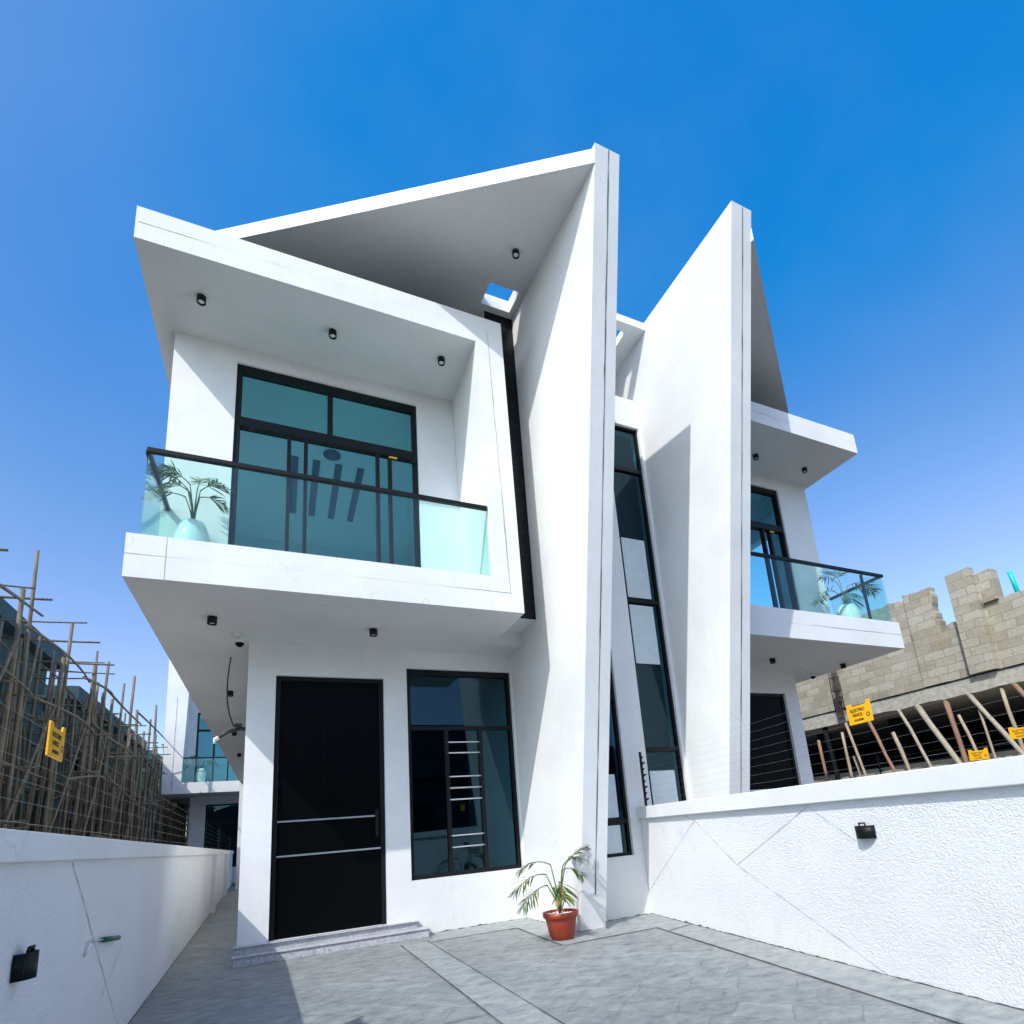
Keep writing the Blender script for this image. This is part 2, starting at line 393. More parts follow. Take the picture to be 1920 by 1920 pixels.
band([(3.374, 4.98), (rwx(-6)-.48, -6), (rwx(-6), -6), (3.69, 4.84)])
struct('paving_border', bd, BORDER)
# saw cut joints of the paving, thin sheets above it
j = MB()
def strip(a, b, w=.012, z=.007):
    a = Vector((*a, z)); b = Vector((*b, z)); d = (b-a).normalized(); nn = Vector((-d.y, d.x, 0))*w/2
    k = max(2, int((b-a).length/.25)); vs = []
    for i in range(k+1):
        p = a+(b-a)*i/k; ww = R.uniform(.6, 1.3)
        vs += [p-nn*ww, p+nn*ww]
    j.add(vs, [(2*i, 2*i+1, 2*i+3, 2*i+2) for i in range(k)])
strip((1.42, 6.35), (1.42, -6)); strip((1.148, 6.35), (1.148, -6))
strip((1.50, 6.27), (2.39, 6.245)); strip((2.385, 6.245), (2.335, 5.0)); strip((2.335, 4.975), (3.374, 4.983)); strip((3.374, 4.985), (rwx(-6)-.48, -6))
strip((3.36, 4.76), (3.69, 4.84)); strip((-1.0, 6.3), (-.36, 6.32), .008); strip((-.75, 3.6), (1.15, 3.55), .007)
strip((-.36, 6.6), (-.36, 22), .008)
struct('paving_joints', j, GROOVE)

# ================================================================== duplex house
H = thing('duplex_house', 'white two-storey duplex with slanted fin walls, sloping canopies and glass balconies', 'house', (1.0, 6.8, 0))
YW = 6.806
# ---- C shaped concrete balcony frames
def groove_line(mb, a, b, w, mi=1, axis='y', gaps=()):
    """thin rough line 2 mm proud of a front face, following a..b (x,z) at fixed y"""
def frame(x_in, pts, line, yf, parent):
    f = MB(); f.prism(pts, 'y', yf, 6.32)
    for (a, b, w) in line:
        a = Vector((a[0], a[1])); b = Vector((b[0], b[1])); d = (b-a).normalized(); nn = Vector((-d.y, d.x)); k = max(3, int((b-a).length/.16)); vs = []; fs = []
        for i in range(k+1):
            p = a+(b-a)*i/k; p = p+nn*R.uniform(-.003, .003); run = min(1.25, max(.06, (run if i else .6)+R.uniform(-.3, .3))); ww = w*run/2
            for q_ in (p-nn*ww, p+nn*ww): vs.append((q_.x, yf-.002, q_.y))
        f.add(vs, [(2*i, 2*i+1, 2*i+3, 2*i+2) for i in range(k)], 1)
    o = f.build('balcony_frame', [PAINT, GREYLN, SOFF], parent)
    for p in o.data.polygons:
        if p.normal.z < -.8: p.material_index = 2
    return o
frame(0, [(-1.215, 3.335), (2.345, 3.335), (2.32, 7.17), (-1.38, 7.17), (-1.38, 6.79), (1.975, 6.79), (2.03, 3.73), (-1.215, 3.73)],
      [((-1.215, 3.545), (2.20, 3.555), .012), ((2.20, 3.54), (2.13, 7.0), .011), ((-1.36, 6.985), (2.13, 7.0), .010), ((-.93, 3.335), (-.93, 3.73), .006)], 5.285, H)
frame(0, [(8.88, 3.335), (5.335, 3.335), (5.36, 7.25), (8.86, 7.25), (8.86, 6.88), (5.70, 6.88), (5.65, 3.77), (8.88, 3.77)],
      [((8.86, 3.56), (5.48, 3.56), .010), ((8.84, 7.07), (5.5, 7.07), .010)], 5.285, H)
# ---- storey slabs and roofs behind the frames
b = MB(); b.box(-1.215, 3.84, 6.32, 21, 3.335, 3.73); b.build('floor_slab', SOFF, H)
b = MB(); b.box(3.845, 8.88, 6.32, 21, 3.335, 3.77); b.build('floor_slab', SOFF, H)
b = MB(); b.box(-1.38, 2.32, 6.32, 21, 6.79, 7.17); b.build('roof_slab', SOFF, H)
b = MB(); b.box(5.36, 8.86, 6.32, 21, 6.88, 7.25); b.build('roof_slab', SOFF, H)
BOUNCE_DARK = m_plain('bounce_cut_dark', (.085, .10, .11), .85, 0, .2, .2)  # unseen dark sheet added on the roofs to cut bounce onto the wing soffits
for (x0, x1, z) in ((-1.3, 2.25, 7.171), (5.44, 8.78, 7.251)):
    b = MB(); b.box(x0, x1, 5.36, 20.9, z+.001, z+.02); b.build('bounce_cut_sheet', BOUNCE_DARK, H)
# ---- walls
DL = (-.08, 1.09, .165, 2.97); WL = (1.365, 2.74, .59, 3.12)
DR = (6.60, 7.80, .165, 2.95); WR = (4.98, 6.25, .59, 3.12)
w = MB(); w.grid_wall(-.36, 3.2, 0, 3.335, YW, YW+.20, [DL, WL]); w.build('ground_floor_wall', PAINT, H)
w = MB(); w.grid_wall(4.7, 8.10, 0, 3.335, YW, YW+.20, [DR, WR]); w.build('ground_floor_wall', PAINT, H)
w = MB(); w.box(-.36, -.16, YW+.20, 21, 0, 3.335); w.build('side_wall', PAINT, H)
w = MB(); w.box(7.90, 8.10, YW+.20, 21, 0, 3.335); w.build('side_wall', PAINT, H)
UL = (-.575, 1.485, 3.74, 6.59); UR = (6.05, 8.0, 3.78, 6.64)
w = MB(); w.grid_wall(-1.19, 2.30, 3.73, 6.79, 6.33, 6.53, [UL]); w.build('upper_wall', PAINT, H)
w = MB(); w.grid_wall(5.38, 8.74, 3.77, 6.88, 6.33, 6.53, [UR]); w.build('upper_wall', PAINT, H)
w = MB(); w.grid_wall(6.53, 21, 3.73, 6.79, -1.19, -.99, [(7.2, 9.6, 4.5, 6.3)], 'x'); w.build('side_wall', PAINT, H)  # unseen opening added so sun brightens the balcony room
w = MB(); w.grid_wall(6.53, 21, 3.77, 6.88, 8.54, 8.74, [(7.2, 9.6, 4.5, 6.3)], 'x'); w.build('side_wall', PAINT, H)  # matching unseen opening added to let sky light into the right room
w = MB(); w.box(-1.2, 8.7, 20.8, 21.0, 0, 6.78); w.build('rear_wall', PAINT, H)
# ---- black tiled recess beside each fin
for (x0, x1, zt) in ((2.346, 2.76, 8.02), (4.94, 5.334, 8.1)):
    t_ = MB(); t_.box(x0, x1, 5.88, 7.6, 3.52, zt, 0)
    t_.add([(x0, 5.878, 3.52), (x1, 5.878, 3.52), (x1, 5.878, zt-.004), (x0, 5.878, zt-.004)], [(0, 1, 2, 3)], 1)
    z = 3.75
    while z < zt-.1:
        t_.add([(x0, 5.876, z), (x1, 5.876, z), (x1, 5.876, z+.003), (x0, 5.876, z+.003)], [(0, 1, 2, 3)], 2); z += .31
    t_.build('tiled_recess', [PAINT, TILE, GROUT], H)
# ---- fin walls (forward leaning blades)
def fin(x0, x1, prof, groove):
    f = MB(); f.prism(prof, 'x', x0, x1)
    (y0, z0), (y1, z1) = groove; xm = x0+(x1-x0)*.55; k = 40; vs = []
    for i in range(k+1):
        y = y0+(y1-y0)*i/k; z = z0+(z1-z0)*i/k; ww = .006*R.uniform(.4, 1.3); xo = xm+R.uniform(-.002, .002)
        vs += [(xo-ww, y-.003, z), (xo+ww, y-.003, z)]
    f.add(vs, [(2*i, 2*i+1, 2*i+3, 2*i+2) for i in range(k)], 1)
    f.build('fin_wall', [PAINT, GROOVE], H)
def lean(z, y0, y1, zt): return y0+(y1-y0)*z/zt
fin(2.755, 3.05, [(5.43, 0), (3.515, 7.85), (6.0, 8.22), (9, 8.67), (9, 0)], ((lean(.35, 5.43, 3.515, 7.85), .35), (3.515, 7.84)))
fin(4.63, 4.94, [(5.35, 0), (3.515, 8.05), (5.33, 8.10), (9, 8.67), (9, 0)], ((5.35, 0), (3.515, 8.04)))
# ---- wing canopies: thin slabs rising to the fin tip, with a square opening
def wing(xt, sgn, hole, z_off=0.):
    zf = lambda y: 7.645+z_off+.15*(y-3.59)
    A = (xt, 3.56); B = (xt-sgn*4.14, 6.58); Cc = (xt-sgn*4.14, 9.0); D = (xt, 9.0)
    bm = bmesh.new(); es = []
    for loop in ([A, B, Cc, D], hole):
        vs = [bm.verts.new((x, y, 0)) for x, y in loop]
        for i in range(len(vs)): es.append(bm.edges.new((vs[i], vs[(i+1) % len(vs)])))
    bmesh.ops.triangle_fill(bm, use_beauty=True, use_dissolve=False, edges=es)
    r = bmesh.ops.extrude_face_region(bm, geom=list(bm.faces))
    top = {v for v in r['geom'] if isinstance(v, bmesh.types.BMVert)}
    for v in bm.verts:
        v.co.z = zf(v.co.y)+(.19 if v in top else 0)
    bmesh.ops.recalc_face_normals(bm, faces=bm.faces)
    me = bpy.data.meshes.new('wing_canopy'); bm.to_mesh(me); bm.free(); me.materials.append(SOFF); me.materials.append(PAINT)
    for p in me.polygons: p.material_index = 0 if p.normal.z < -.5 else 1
    o = bpy.data.objects.new('wing_canopy', me); C.objects.link(o); o.parent = H; o.matrix_parent_inverse = Matrix.Translation(-H.location)
wing(2.754, 1, [(2.27, 5.40), (2.675, 5.40), (2.675, 5.77), (2.27, 5.77)])
wing(4.941, -1, [(5.02, 5.40), (5.42, 5.40), (5.42, 5.77), (5.02, 5.77)], .03)
w = MB(); w.box(-1.18, 2.30, 6.9, 8.9, 7.192, 7.95); w.build('parapet_block', CEMENT, H)
w = MB(); w.box(5.40, 8.7, 6.9, 8.9, 7.272, 7.95); w.build('parapet_block', CEMENT, H)
# ---- stair bay between the fins
SA = (4.03, 4.585, .60, 6.60); SB = (3.16, 3.70, .66, 6.60)
w = MB(); w.grid_wall(3.05, 4.63, 0, 7.08, 5.75, 5.95, [SA, SB]); w.build('stair_bay_wall', PAINT, H)
w = MB(); w.box(3.05, 4.63, 5.95, 6.6, 6.9, 7.08); w.build('stair_bay_ledge', PAINT, H)
w = MB(); w.box(3.05, 4.63, 6.6, 6.8, 6.9, 7.96); w.build('stair_bay_wall', PAINT, H)
w = MB(); w.grid_wall(3.05, 4.63, 5.33, 7.6, 7.96, 8.085, [(3.2, 4.37, 5.47, 5.72)], 'z'); w.build('stair_bay_roof', PAINT, H)
# ---- rooms behind the glass
def room(x0, x1, y0, y1, z0, z1, mat, wallmat=None, sides=(1, 1)):
    r_ = MB()
    r_.add([(x0,y1,z0),(x1,y1,z0),(x1,y1,z1),(x0,y1,z1)], [(0,1,2,3)], 1)
    for x_, on in ((x0, sides[0]), (x1, sides[1])):
        if on: r_.add([(x_,y0,z0),(x_,y1,z0),(x_,y1,z1),(x_,y0,z1)], [(0,1,2,3)], 0)
    r_.add([(x0,y0,z0),(x1,y0,z0),(x1,y1,z0),(x0,y1,z0)], [(0,1,2,3)], 0); r_.add([(x0,y0,z1),(x1,y0,z1),(x1,y1,z1),(x0,y1,z1)], [(0,1,2,3)], 0)
    return r_.build('interior_room', [mat, wallmat or mat], H)
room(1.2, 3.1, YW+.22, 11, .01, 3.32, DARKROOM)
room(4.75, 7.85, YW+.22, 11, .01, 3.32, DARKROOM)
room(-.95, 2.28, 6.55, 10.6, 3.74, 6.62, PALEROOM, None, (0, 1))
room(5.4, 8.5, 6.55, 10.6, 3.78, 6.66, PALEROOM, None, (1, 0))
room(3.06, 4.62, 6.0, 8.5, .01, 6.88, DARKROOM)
for x in (.067, .36, .67, .985):                               # dark recessed strips in the bedroom ceiling
    s_ = MB(); s_.box(x-.05, x+.05, 7.95, 9.53, 6.606, 6.618); s_.build('ceiling_strip', SLAT, H)
s_ = MB(); s_.lathe([(0, 6.60), (.12, 6.60), (.12, 6.618)], .558, 7.75, 24); s_.build('ceiling_lamp', SLAT, H)
for y in (6.95, 7.25, 7.55, 7.85, 8.15, 8.45, 8.75):
    s_ = MB(); s_.box(6.9, 7.6, y-.03, y+.03, 6.646, 6.658); s_.build('ceiling_strip', SLAT, H)
# ---- front doors
def front_door(d, bars):
    x0, x1, z0, z1 = d; y = YW+.065
    f = MB(); t = .05
    f.box(x0, x0+t, y-.02, y+.09, z0, z1); f.box(x1-t, x1, y-.02, y+.09, z0, z1); f.box(x0+t, x1-t, y-.02, y+.09, z1-t, z1)
    fr = f.build('door', BLACK, H, .004)
    p = MB(); p.box(x0+t, x1-t, y, y+.05, z0+.01, z1-t)
    for xx in (x0+.28, x0+.50): p.box(xx, xx+.012, y-.006, y+.001, z0+1.4, z1-.45)
    p.box(x0+.28, x0+.512, y-.006, y+.001, z1-.46, z1-.447)
    p.build('door_leaf', BLACKG, fr, .003)
    for (a, c, z) in bars:
        q_ = MB(); q_.box(a, c, y-.014, y+.002, z-.009, z+.009); q_.build('steel_inlay', STEEL, fr, .003)
    hd = MB(); hd.box(x1-.11, x1-.075, y-.045, y-.02, z0+.95, z0+1.25); hd.box(x1-.105, x1-.08, y-.022, y+.004, z0+1.0, z0+1.03); hd.box(x1-.105, x1-.08, y-.022, y+.004, z0+1.17, z0+1.2)
    hd.build('handle', BLACK, fr, .003)
front_door(DL, [(-.03, .98, 1.348), (-.03, 1.04, .986)])
front_door(DR, [(6.66, 7.66, 1.348), (6.66, 7.70, .986)])
# ---- windows
def window(x0, x1, z0, z1, y, zt, mull, bars=(), glass=None, t=.045):
    f = MB(); d0, d1 = y, y+.07
    f.box(x0, x0+t, d0, d1, z0, z1); f.box(x1-t, x1, d0, d1, z0, z1); f.box(x0+t, x1-t, d0, d1, z1-t*1.6, z1); f.box(x0+t, x1-t, d0, d1, z0, z0+t)
    if zt: f.box(x0+t, x1-t, d0+.002, d1, zt-.025, zt+.025)
    zz = (zt-.025) if zt else z1-t*1.6
    for mx in mull: f.box(mx-.025, mx+.025, d0+.004, d1, z0+t, zz)
    fr = f.build('window', BLACK, H, .004)
    p = MB(); gy = y+.035; xs = [x0+t, *[v for mx in mull for v in (mx-.025, mx+.025)], x1-t]
    for i in range(0, len(xs), 2):
        q_ = MB(); q_.add([(xs[i], gy, z0+t), (xs[i+1], gy, z0+t), (xs[i+1], gy, zz), (xs[i], gy, zz)], [(0, 1, 2, 3)]); q_.build('pane', glass, fr)
    if zt:
        q_ = MB(); q_.add([(x0+t, gy, zt+.025), (x1-t, gy, zt+.025), (x1-t, gy, z1-t*1.6), (x0+t, gy, z1-t*1.6)], [(0, 1, 2, 3)]); q_.build('pane', glass, fr)
    for (a, c, z) in bars:
        q_ = MB(); q_.tube([(a-.02, y+.012, z), (c+.02, y+.012, z)], .0085, 8); q_.build('security_bar', WHITEP, fr)
    return fr
wz = (2.19, 2.055, 1.76, 1.62, 1.48, 1.05, .915)
window(WL[0], WL[1], WL[2], WL[3], YW+.05, 2.37, [1.85, 2.29], [(1.875, 2.265, z) for z in wz], G_WIN)
window(WR[0], WR[1], WR[2], WR[3], YW+.05, 2.37, [5.38, 5.82], [(5.405, 5.795, z) for z in wz], G_WIN)
# balcony sliding doors
def balcony_door(u, zt, posts):
    x0, x1, z0, z1 = u; y = 6.36; t = .05; f = MB()
    f.box(x0, x0+t, y, y+.09, z0, z1); f.box(x1-t, x1, y, y+.09, z0, z1); f.box(x0+t, x1-t, y, y+.09, z1-.085, z1); f.box(x0+t, x1-t, y, y+.09, z0, z0+.05)
    f.box(x0+t, x1-t, y-.004, y+.09, zt-.06, zt+.06)
    mid = x0+(x1-x0)*.5-.02
    f.box(mid-.03, mid+.03, y+.002, y+.088, zt+.06, z1-.085)
    fr = f.build('balcony_door', BLACK, H, .004); gy = y+.045
    for a, c in ((x0+t, mid-.03), (mid+.03, x1-t)):
        q_ = MB(); q_.add([(a, gy, zt+.06), (c, gy, zt+.06), (c, gy, z1-.085), (a, gy, z1-.085)], [(0, 1, 2, 3)]); q_.build('transom_pane', G_UP, fr)
    q_ = MB(); q_.add([(x0+t, gy, z0+.05), (x1-t, gy, z0+.05), (x1-t, gy, zt-.06), (x0+t, gy, zt-.06)], [(0, 1, 2, 3)]); q_.build('pane', G_UP, fr)
    for px in posts:
        q_ = MB(); q_.box(px-.021, px+.021, y+.006, y+.084, z0+.05, zt-.06); q_.build('sliding_stile', BLACK, fr, .003)
    for px in (x0+.18, x1-.06):
        q_ = MB(); q_.box(px-.025, px+.025, y-.03, y, zt-.125, zt-.076); q_.build('roller_bracket', BLACK, fr, .003)
    q_ = MB(); q_.box(x1-.36, x1-.26, y-.008, y-.002, zt-.10, zt-.078); q_.build('yellow_tag', YEL, fr)
balcony_door(UL, 5.83, [-.01, .17, .99, 1.14])
balcony_door(UR, 5.86, [6.6, 6.78, 7.5, 7.66])
# stair windows
def stair_window(u, trans, frost):
    x0, x1, z0, z1 = u; y = 5.79; t = .03; f = MB()
    f.box(x0, x0+t, y, y+.06, z0, z1); f.box(x1-t, x1, y, y+.06, z0, z1); f.box(x0+t, x1-t, y, y+.06, z1-t, z1); f.box(x0+t, x1-t, y, y+.06, z0, z0+t)
    for z in trans: f.box(x0+t, x1-t, y-.002, y+.06, z-.03, z+.03)
    fr = f.build('stair_window', BLACK, H, .003)
    q_ = MB(); q_.add([(x0+t, y+.03, z0+t), (x1-t, y+.03, z0+t), (x1-t, y+.03, z1-t), (x0+t, y+.03, z1-t)], [(0, 1, 2, 3)]); q_.build('pane', G_WIN, fr)
    for (a, c) in frost:
        q_ = MB(); q_.box(x0+t+.03, x1-t-.09, y+.010, y+.020, a, c); q_.build('frosted_panel', FROST, fr)
stair_window(SA, [5.89, 3.88, 1.885], [(3.93, 4.80), (3.01, 3.82), (.9, 1.62)])
stair_window(SB, [2.55, 1.05], [(1.10, 1.60), (.70, 1.01)])
# ---- railings
def railing(x0, x1, zb, zt, side_x, joints, yf=5.345, yb=6.33):
    r_ = MB(); r_.box(x0, x1, yf-.022, yf+.022, zt-.045, zt)
    y2 = yf+.022; 
    r_.box(side_x-.022, side_x+.022, y2, yb, zt-.045, zt)
    hr = r_.build('balcony_railing', BLACK, H, .003)
    xs = [x0+.01, *joints, x1-.01]
    for i in range(len(xs)-1):
        q_ = MB(); q_.box(xs[i]+.004, xs[i+1]-.004, yf-.006, yf+.006, zb, zt-.02); q_.build('glass_panel', G_BAL, hr)
    q_ = MB(); q_.box(side_x-.006, side_x+.006, yf+.012, yb-.01, zb, zt-.02); q_.build('glass_panel', G_BAL, hr)
    for xx in (x0+.28, x1-.12):
        q_ = MB(); q_.box(xx-.07, xx+.07, yf-.014, yf+.014, zb-.002, zb+.018); q_.build('glass_clamp', BLACK, hr, .002)
    return hr
railing(-1.135, 2.005, 3.732, 4.60, -1.13, [.02, 1.13])
hr = railing(5.66, 8.83, 3.772, 4.62, 8.805, [6.8, 7.9])
q_ = MB(); q_.box(8.33, 8.37, 5.37, 5.40, 3.772, 4.58); q_.build('glass_post', BLACK, hr, .003)
# ---- steps
s_ = MB(); s_.box(-.375, 1.50, 6.60, YW-.001, 0, .082); s_.box(-.39, 1.515, 6.585, YW-.001, .082, .094, 0)
st = s_.build('door_step', GRANITE, H, .004)
s_ = MB(); s_.box(-.375, 1.40, 6.74, YW-.001, .094, .158); s_.box(-.39, 1.42, 6.71, YW-.001, .158, .168); s_.build('door_step', GRANITE, H, .004)
s_ = MB(); s_.box(6.3, 8.0, 6.5, YW-.001, 0, .16); s_.build('door_step', GRANITE, H, .004)
# ---- dark rough sealant line where walls meet the paving
def base_line(mb, x0, y0, x1, y1, nx, ny, mi=0, h=.012):
    L = math.hypot(x1-x0, y1-y0); k = max(4, int(L/.035)); vs = []
    for i in range(k+1):
        t = i/k; hh = h*R.uniform(.2, 1.0)+(h*1.1 if R.random() < .04 else 0)
        x, y = x0+(x1-x0)*t+nx*.003, y0+(y1-y0)*t+ny*.003
        vs += [(x, y, 0), (x, y, hh)]
    mb.add(vs, [(2*i, 2*i+1, 2*i+3, 2*i+2) for i in range(k)], mi)
b = MB(); base_line(b, 1.5, YW, 2.755, YW, 0, -1); base_line(b, 2.755, YW, 2.755, 5.43, -1, 0); base_line(b, 3.05, 5.75, 3.84, 5.75, 0, -1); base_line(b, 2.755, 5.43, 3.05, 5.43, 0, -1)
b.build('base_joint', GROOVE, H)
# ---- surface downlights
def downlight(x, y, z, r=.043, h=.074, parent=H):
    d = MB(); d.lathe([(0, z), (r, z), (r, z-h), (r*.8, z-h), (r*.78, z-h+.02)], x, y, 20)
    o = d.build('downlight', BLACK, parent)
    l = MB(); l.lathe([(r*.79, z-h+.018), (r*.5, z-h+.010), (0, z-h+.006)], x, y, 16); l.build('lens', LENS, o)
for p in ((-.88, 5.76, 6.79), (.41, 5.73, 6.79), (1.66, 5.68, 6.79), (2.40, 4.85, 7.84), (-.65, 6.085, 3.335), (.877, 6.112, 3.335), (-.693, 9.05, 3.335),
          (-.83, 12.2, 3.335), (-.90, 15.0, 3.335), (7.12, 5.92, 6.88), (8.28, 5.92, 6.88), (6.93, 6.17, 3.335), (8.59, 6.19, 3.335)):
    downlight(*p)
# ---- dome cameras, gooseneck lamp
def dome(x, y, z, dx):
    c = MB(); c.lathe([(0, z), (.045, z), (.04, z-.02), (.015, z-.025)], x, y, 16); c.tube([(x, y, z-.015), (x+dx*.4, y, z-.05), (x+dx, y, z-.07)], [.016, .014, .03], 10)
    o = c.build('dome_camera', WHITEP, H)
    c = MB(); c.lathe([(.0, z-.045), (.04, z-.05), (.05, z-.075), (.045, z-.10)], x+dx, y, 18); c.build('housing', WHITEP, o)
    c = MB(); c.lathe([(.044, z-.10), (.036, z-.125), (.018, z-.14), (0, z-.144)], x+dx, y, 18); c.build('dark_dome', BLACKG, o)
dome(-.47, 6.55, 3.335, .035); dome(8.34, 6.66, 3.335, .05)
g_ = MB(); g_.tube([(-.35, 8.1, 2.60), (-.48, 8.08, 2.60), (-.62, 8.05, 2.555), (-.73, 8.02, 2.47)], .024, 10); gl = g_.build('gooseneck_lamp', CONDUIT, H)
g_ = MB(); g_.tube([(-.715, 8.02, 2.478), (-.765, 8.01, 2.445)], [.026, .024], 10); g_.tube([(-.755, 8.01, 2.45), (-.76, 8.01, 2.40)], [.015, .012], 10); g_.build('lamp_head', WHITEP, gl)
g_ = MB(); g_.box(-.55, -.47, 8.04, 8.12, 2.62, 2.66); g_.build('bracket', CONDUIT, gl)
g_ = MB(); g_.tube([(-.575, 7.385, 3.335), (-.59, 7.42, 3.22), (-.605, 7.50, 3.10), (-.615, 7.60, 2.99), (-.618, 7.70, 2.90), (-.612, 7.80, 2.82), (-.60, 7.90, 2.745), (-.58, 7.99, 2.68), (-.555, 8.06, 2.62)], .008, 6); g_.build('hanging_cable', CONDUIT, H)

# ================================================================== low boundary walls
def low_wall(name, label, x_of, y0, y1, sgn, zc0, zc1, mat, th=.18, over=.03, grooves=()):
    e = thing(name, label, 'wall', (x_of(y0)+sgn*.09, y0, 0))
    b = MB()
    def slab(a, c, z0, z1, mi=0):
        P = [(x_of(y0)+a, y0), (x_of(y1)+a, y1), (x_of(y1)+c, y1), (x_of(y0)+c, y0)]
        b.add([(x, y, z0) for x, y in P]+[(x, y, z1) for x, y in P], [(0,3,2,1),(4,5,6,7),(0,1,5,4),(1,2,6,5),(2,3,7,6),(3,0,4,7)], mi)
    slab(0, sgn*th, 0, zc0)
    for (ya, za, yb_, zb_) in grooves:
        k = 24; vs = []
        L = math.hypot(yb_-ya, zb_-za); ny, nz = -(zb_-za)/L, (yb_-ya)/L
        for i in range(k+1):
            y = ya+(yb_-ya)*i/k; z = za+(zb_-za)*i/k; ww = .0035*R.uniform(.3, 1.3); o_ = R.uniform(-.002, .002)
            for s_ in (-1, 1):
                yy = y+ny*(ww*s_+o_); vs.append((x_of(yy)-sgn*.003, yy, z+nz*(ww*s_+o_)))
        b.add(vs, [(2*i, 2*i+1, 2*i+3, 2*i+2) for i in range(k)], 1)
    base_line(b, x_of(y0), y0, x_of(y1), y1, -sgn, 0, 2, .010)
    b.build('wall_body', [mat, FAINT, GROOVE], e)
    b = MB(); slab(-sgn*over, sgn*(th+over), zc0, zc1); b.build('coping', PAINT, e, .006)
    return e
lw = low_wall('boundary_wall', 'low white rendered wall along the left side of the driveway', lwx, -6, 24.4, -1, 1.085, 1.19, ROUGH2, .18, .03,
     [(3.3, 1.08, 4.8, .02), (6.2, 1.08, 6.05, .35), (4.62, .55, 4.1, .33), (8.3, 1.06, 8.6, .1)])
for y in (13.3, 18.4):
    b = MB(); b.box(lwx(y)-.03, lwx(y)+.07, y-.12, y+.12, 0, 1.084); b.build('pier', ROUGH2, lw)
low_wall('divider_wall', 'rough textured white wall with diagonal score lines right of the red pot', rwx, -6, 5.745, 1, 1.06, 1.195, ROUGH, .2, .045,
     [(5.75, .24, 4.55, 1.0), (4.55, 1.0, 3.95, .60), (3.95, .60, 2.98, 1.04), (3.95, .60, 2.55, -.0), (4.55, 1.0, 4.75, 1.05), (2.98, 1.04, 2.6, .8)])
low_wall('far_boundary_wall', 'low plain wall at the far right plot edge, mostly hidden by the divider', lambda y: 9.5, -2, 20, 1, 1.06, 1.19, ROUGH2, .2, .03)

def fence(label, x_of, y_posts, y0, y1, z0, n, dz, wr=.0006):
    e = thing('electric_fence', label, 'electric fence', (x_of(y_posts[0]), y_posts[0], 1.19), 'electric fences on the low walls')
    for y in y_posts:
        x = x_of(y); p = MB(); p.box(x-.011, x+.011, y-.011, y+.011, 1.19, z0+n*dz)
        po = p.build('fence_post', BLACK, e)
        for k in range(n):
            z = z0+k*dz; q_ = MB(); q_.tube([(x, y-.012, z), (x, y-.045 if k % 2 else y-.075, z+.008)], [.018, .006], 8); q_.build('insulator', BLACK, po)
    for k in range(n):
        z = z0+k*dz; m_ = 8; pts = []
        for i in range(m_+1):
            y = y0+(y1-y0)*i/m_; pts.append((x_of(y), y, z-.012*math.sin(math.pi*((i*2) % m_)/m_)))
        q_ = MB(); q_.tube(pts, wr, 5, 0, False); q_.build('wire', WIRE, e)
fence('thin electric fence wires with a black notched post on the divider wall', lambda y: rwx(y)+.02, [5.6, -.5], -3, 5.6, 1.27, 8, .07)
fence('electric fence wires strung above the left driveway wall', lambda y: lwx(y)-.04, [8.6, 15.5, 22.5, -1.5], -3, 24, 1.24, 6, .075, .0007)
fence('electric fence wires above the far right plot wall', lambda y: 9.55, [6.6, 3.6, 10.0], -2, 12, 1.25, 8, .07)

def sign(label, c, ux, w, h, tilt, text=True):
    """yellow plastic plate with two lugs, hanging on fence wires"""
    e = thing('warning_sign', label, 'sign', c, 'yellow warning signs on the electric fences')
    u = Vector(ux).normalized(); nrm = Vector((u.y, -u.x, 0)); up = Vector((0, 0, 1))
    u, up = (u*math.cos(tilt)+up*math.sin(tilt)), (up*math.cos(tilt)-u*math.sin(tilt))
    c = Vector(c); out_ = [(-.5, -.5), (.5, -.5), (.5, .62), (.36, .62), (.30, .44), (-.26, .44), (-.32, .58), (-.5, .58)]
    p = MB(); vs = [c+u*(a*w)+up*(b_*h)+nrm*.004 for a, b_ in out_]; vb = [v-nrm*.008 for v in vs]; k = len(vs)
    p.add(vs+vb, [tuple(range(k)), tuple(range(2*k-1, k-1, -1))]+[(i, (i+1) % k, k+(i+1) % k, k+i) for i in range(k)])
    p.build('plate', YEL, e, .002)
    if text:
        rot = Matrix((( u.x, up.x, nrm.x), (u.y, up.y, nrm.y), (u.z, up.z, nrm.z))).to_4x4()
        for s_, sz, (a, b_) in (('ELECTRIC', .125, (-.05, .20)), ('FENCE', .125, (-.08, -.05)), ('DANGER', .09, (-.05, -.31))):
            tc = bpy.data.curves.new('lettering', 'FONT'); tc.body = s_; tc.size = sz*w*1.1; tc.align_x = 'CENTER'; tc.align_y = 'CENTER'; tc.extrude = .0005; tc.offset = .0006
            to = bpy.data.objects.new('tmp', tc); C.objects.link(to)
            dg = bpy.context.evaluated_depsgraph_get(); me = bpy.data.meshes.new_from_object(to.evaluated_get(dg)); bpy.data.objects.remove(to)
            me.transform(Matrix.Translation(c+u*(a*w)+up*(b_*h)+nrm*.005) @ rot); me.materials.clear(); me.materials.append(INK)
            o = bpy.data.objects.new('lettering', me); C.objects.link(o); o.parent = e; o.matrix_parent_inverse = Matrix.Translation(-e.location)
        q_ = MB(); vs = []; cc = c+u*(.36*w)+up*(-.12*h)+nrm*.0045
        for k in range(20):
            a = 2*math.pi*k/20
            for rr in (.045*w, .075*w): vs.append(cc+(u*math.cos(a)+up*math.sin(a))*rr)
        q_.add(vs, [(2*k, 2*k+1, (2*k+3) % 40, (2*k+2) % 40) for k in range(20)]); q_.build('round_emblem', INK, e)
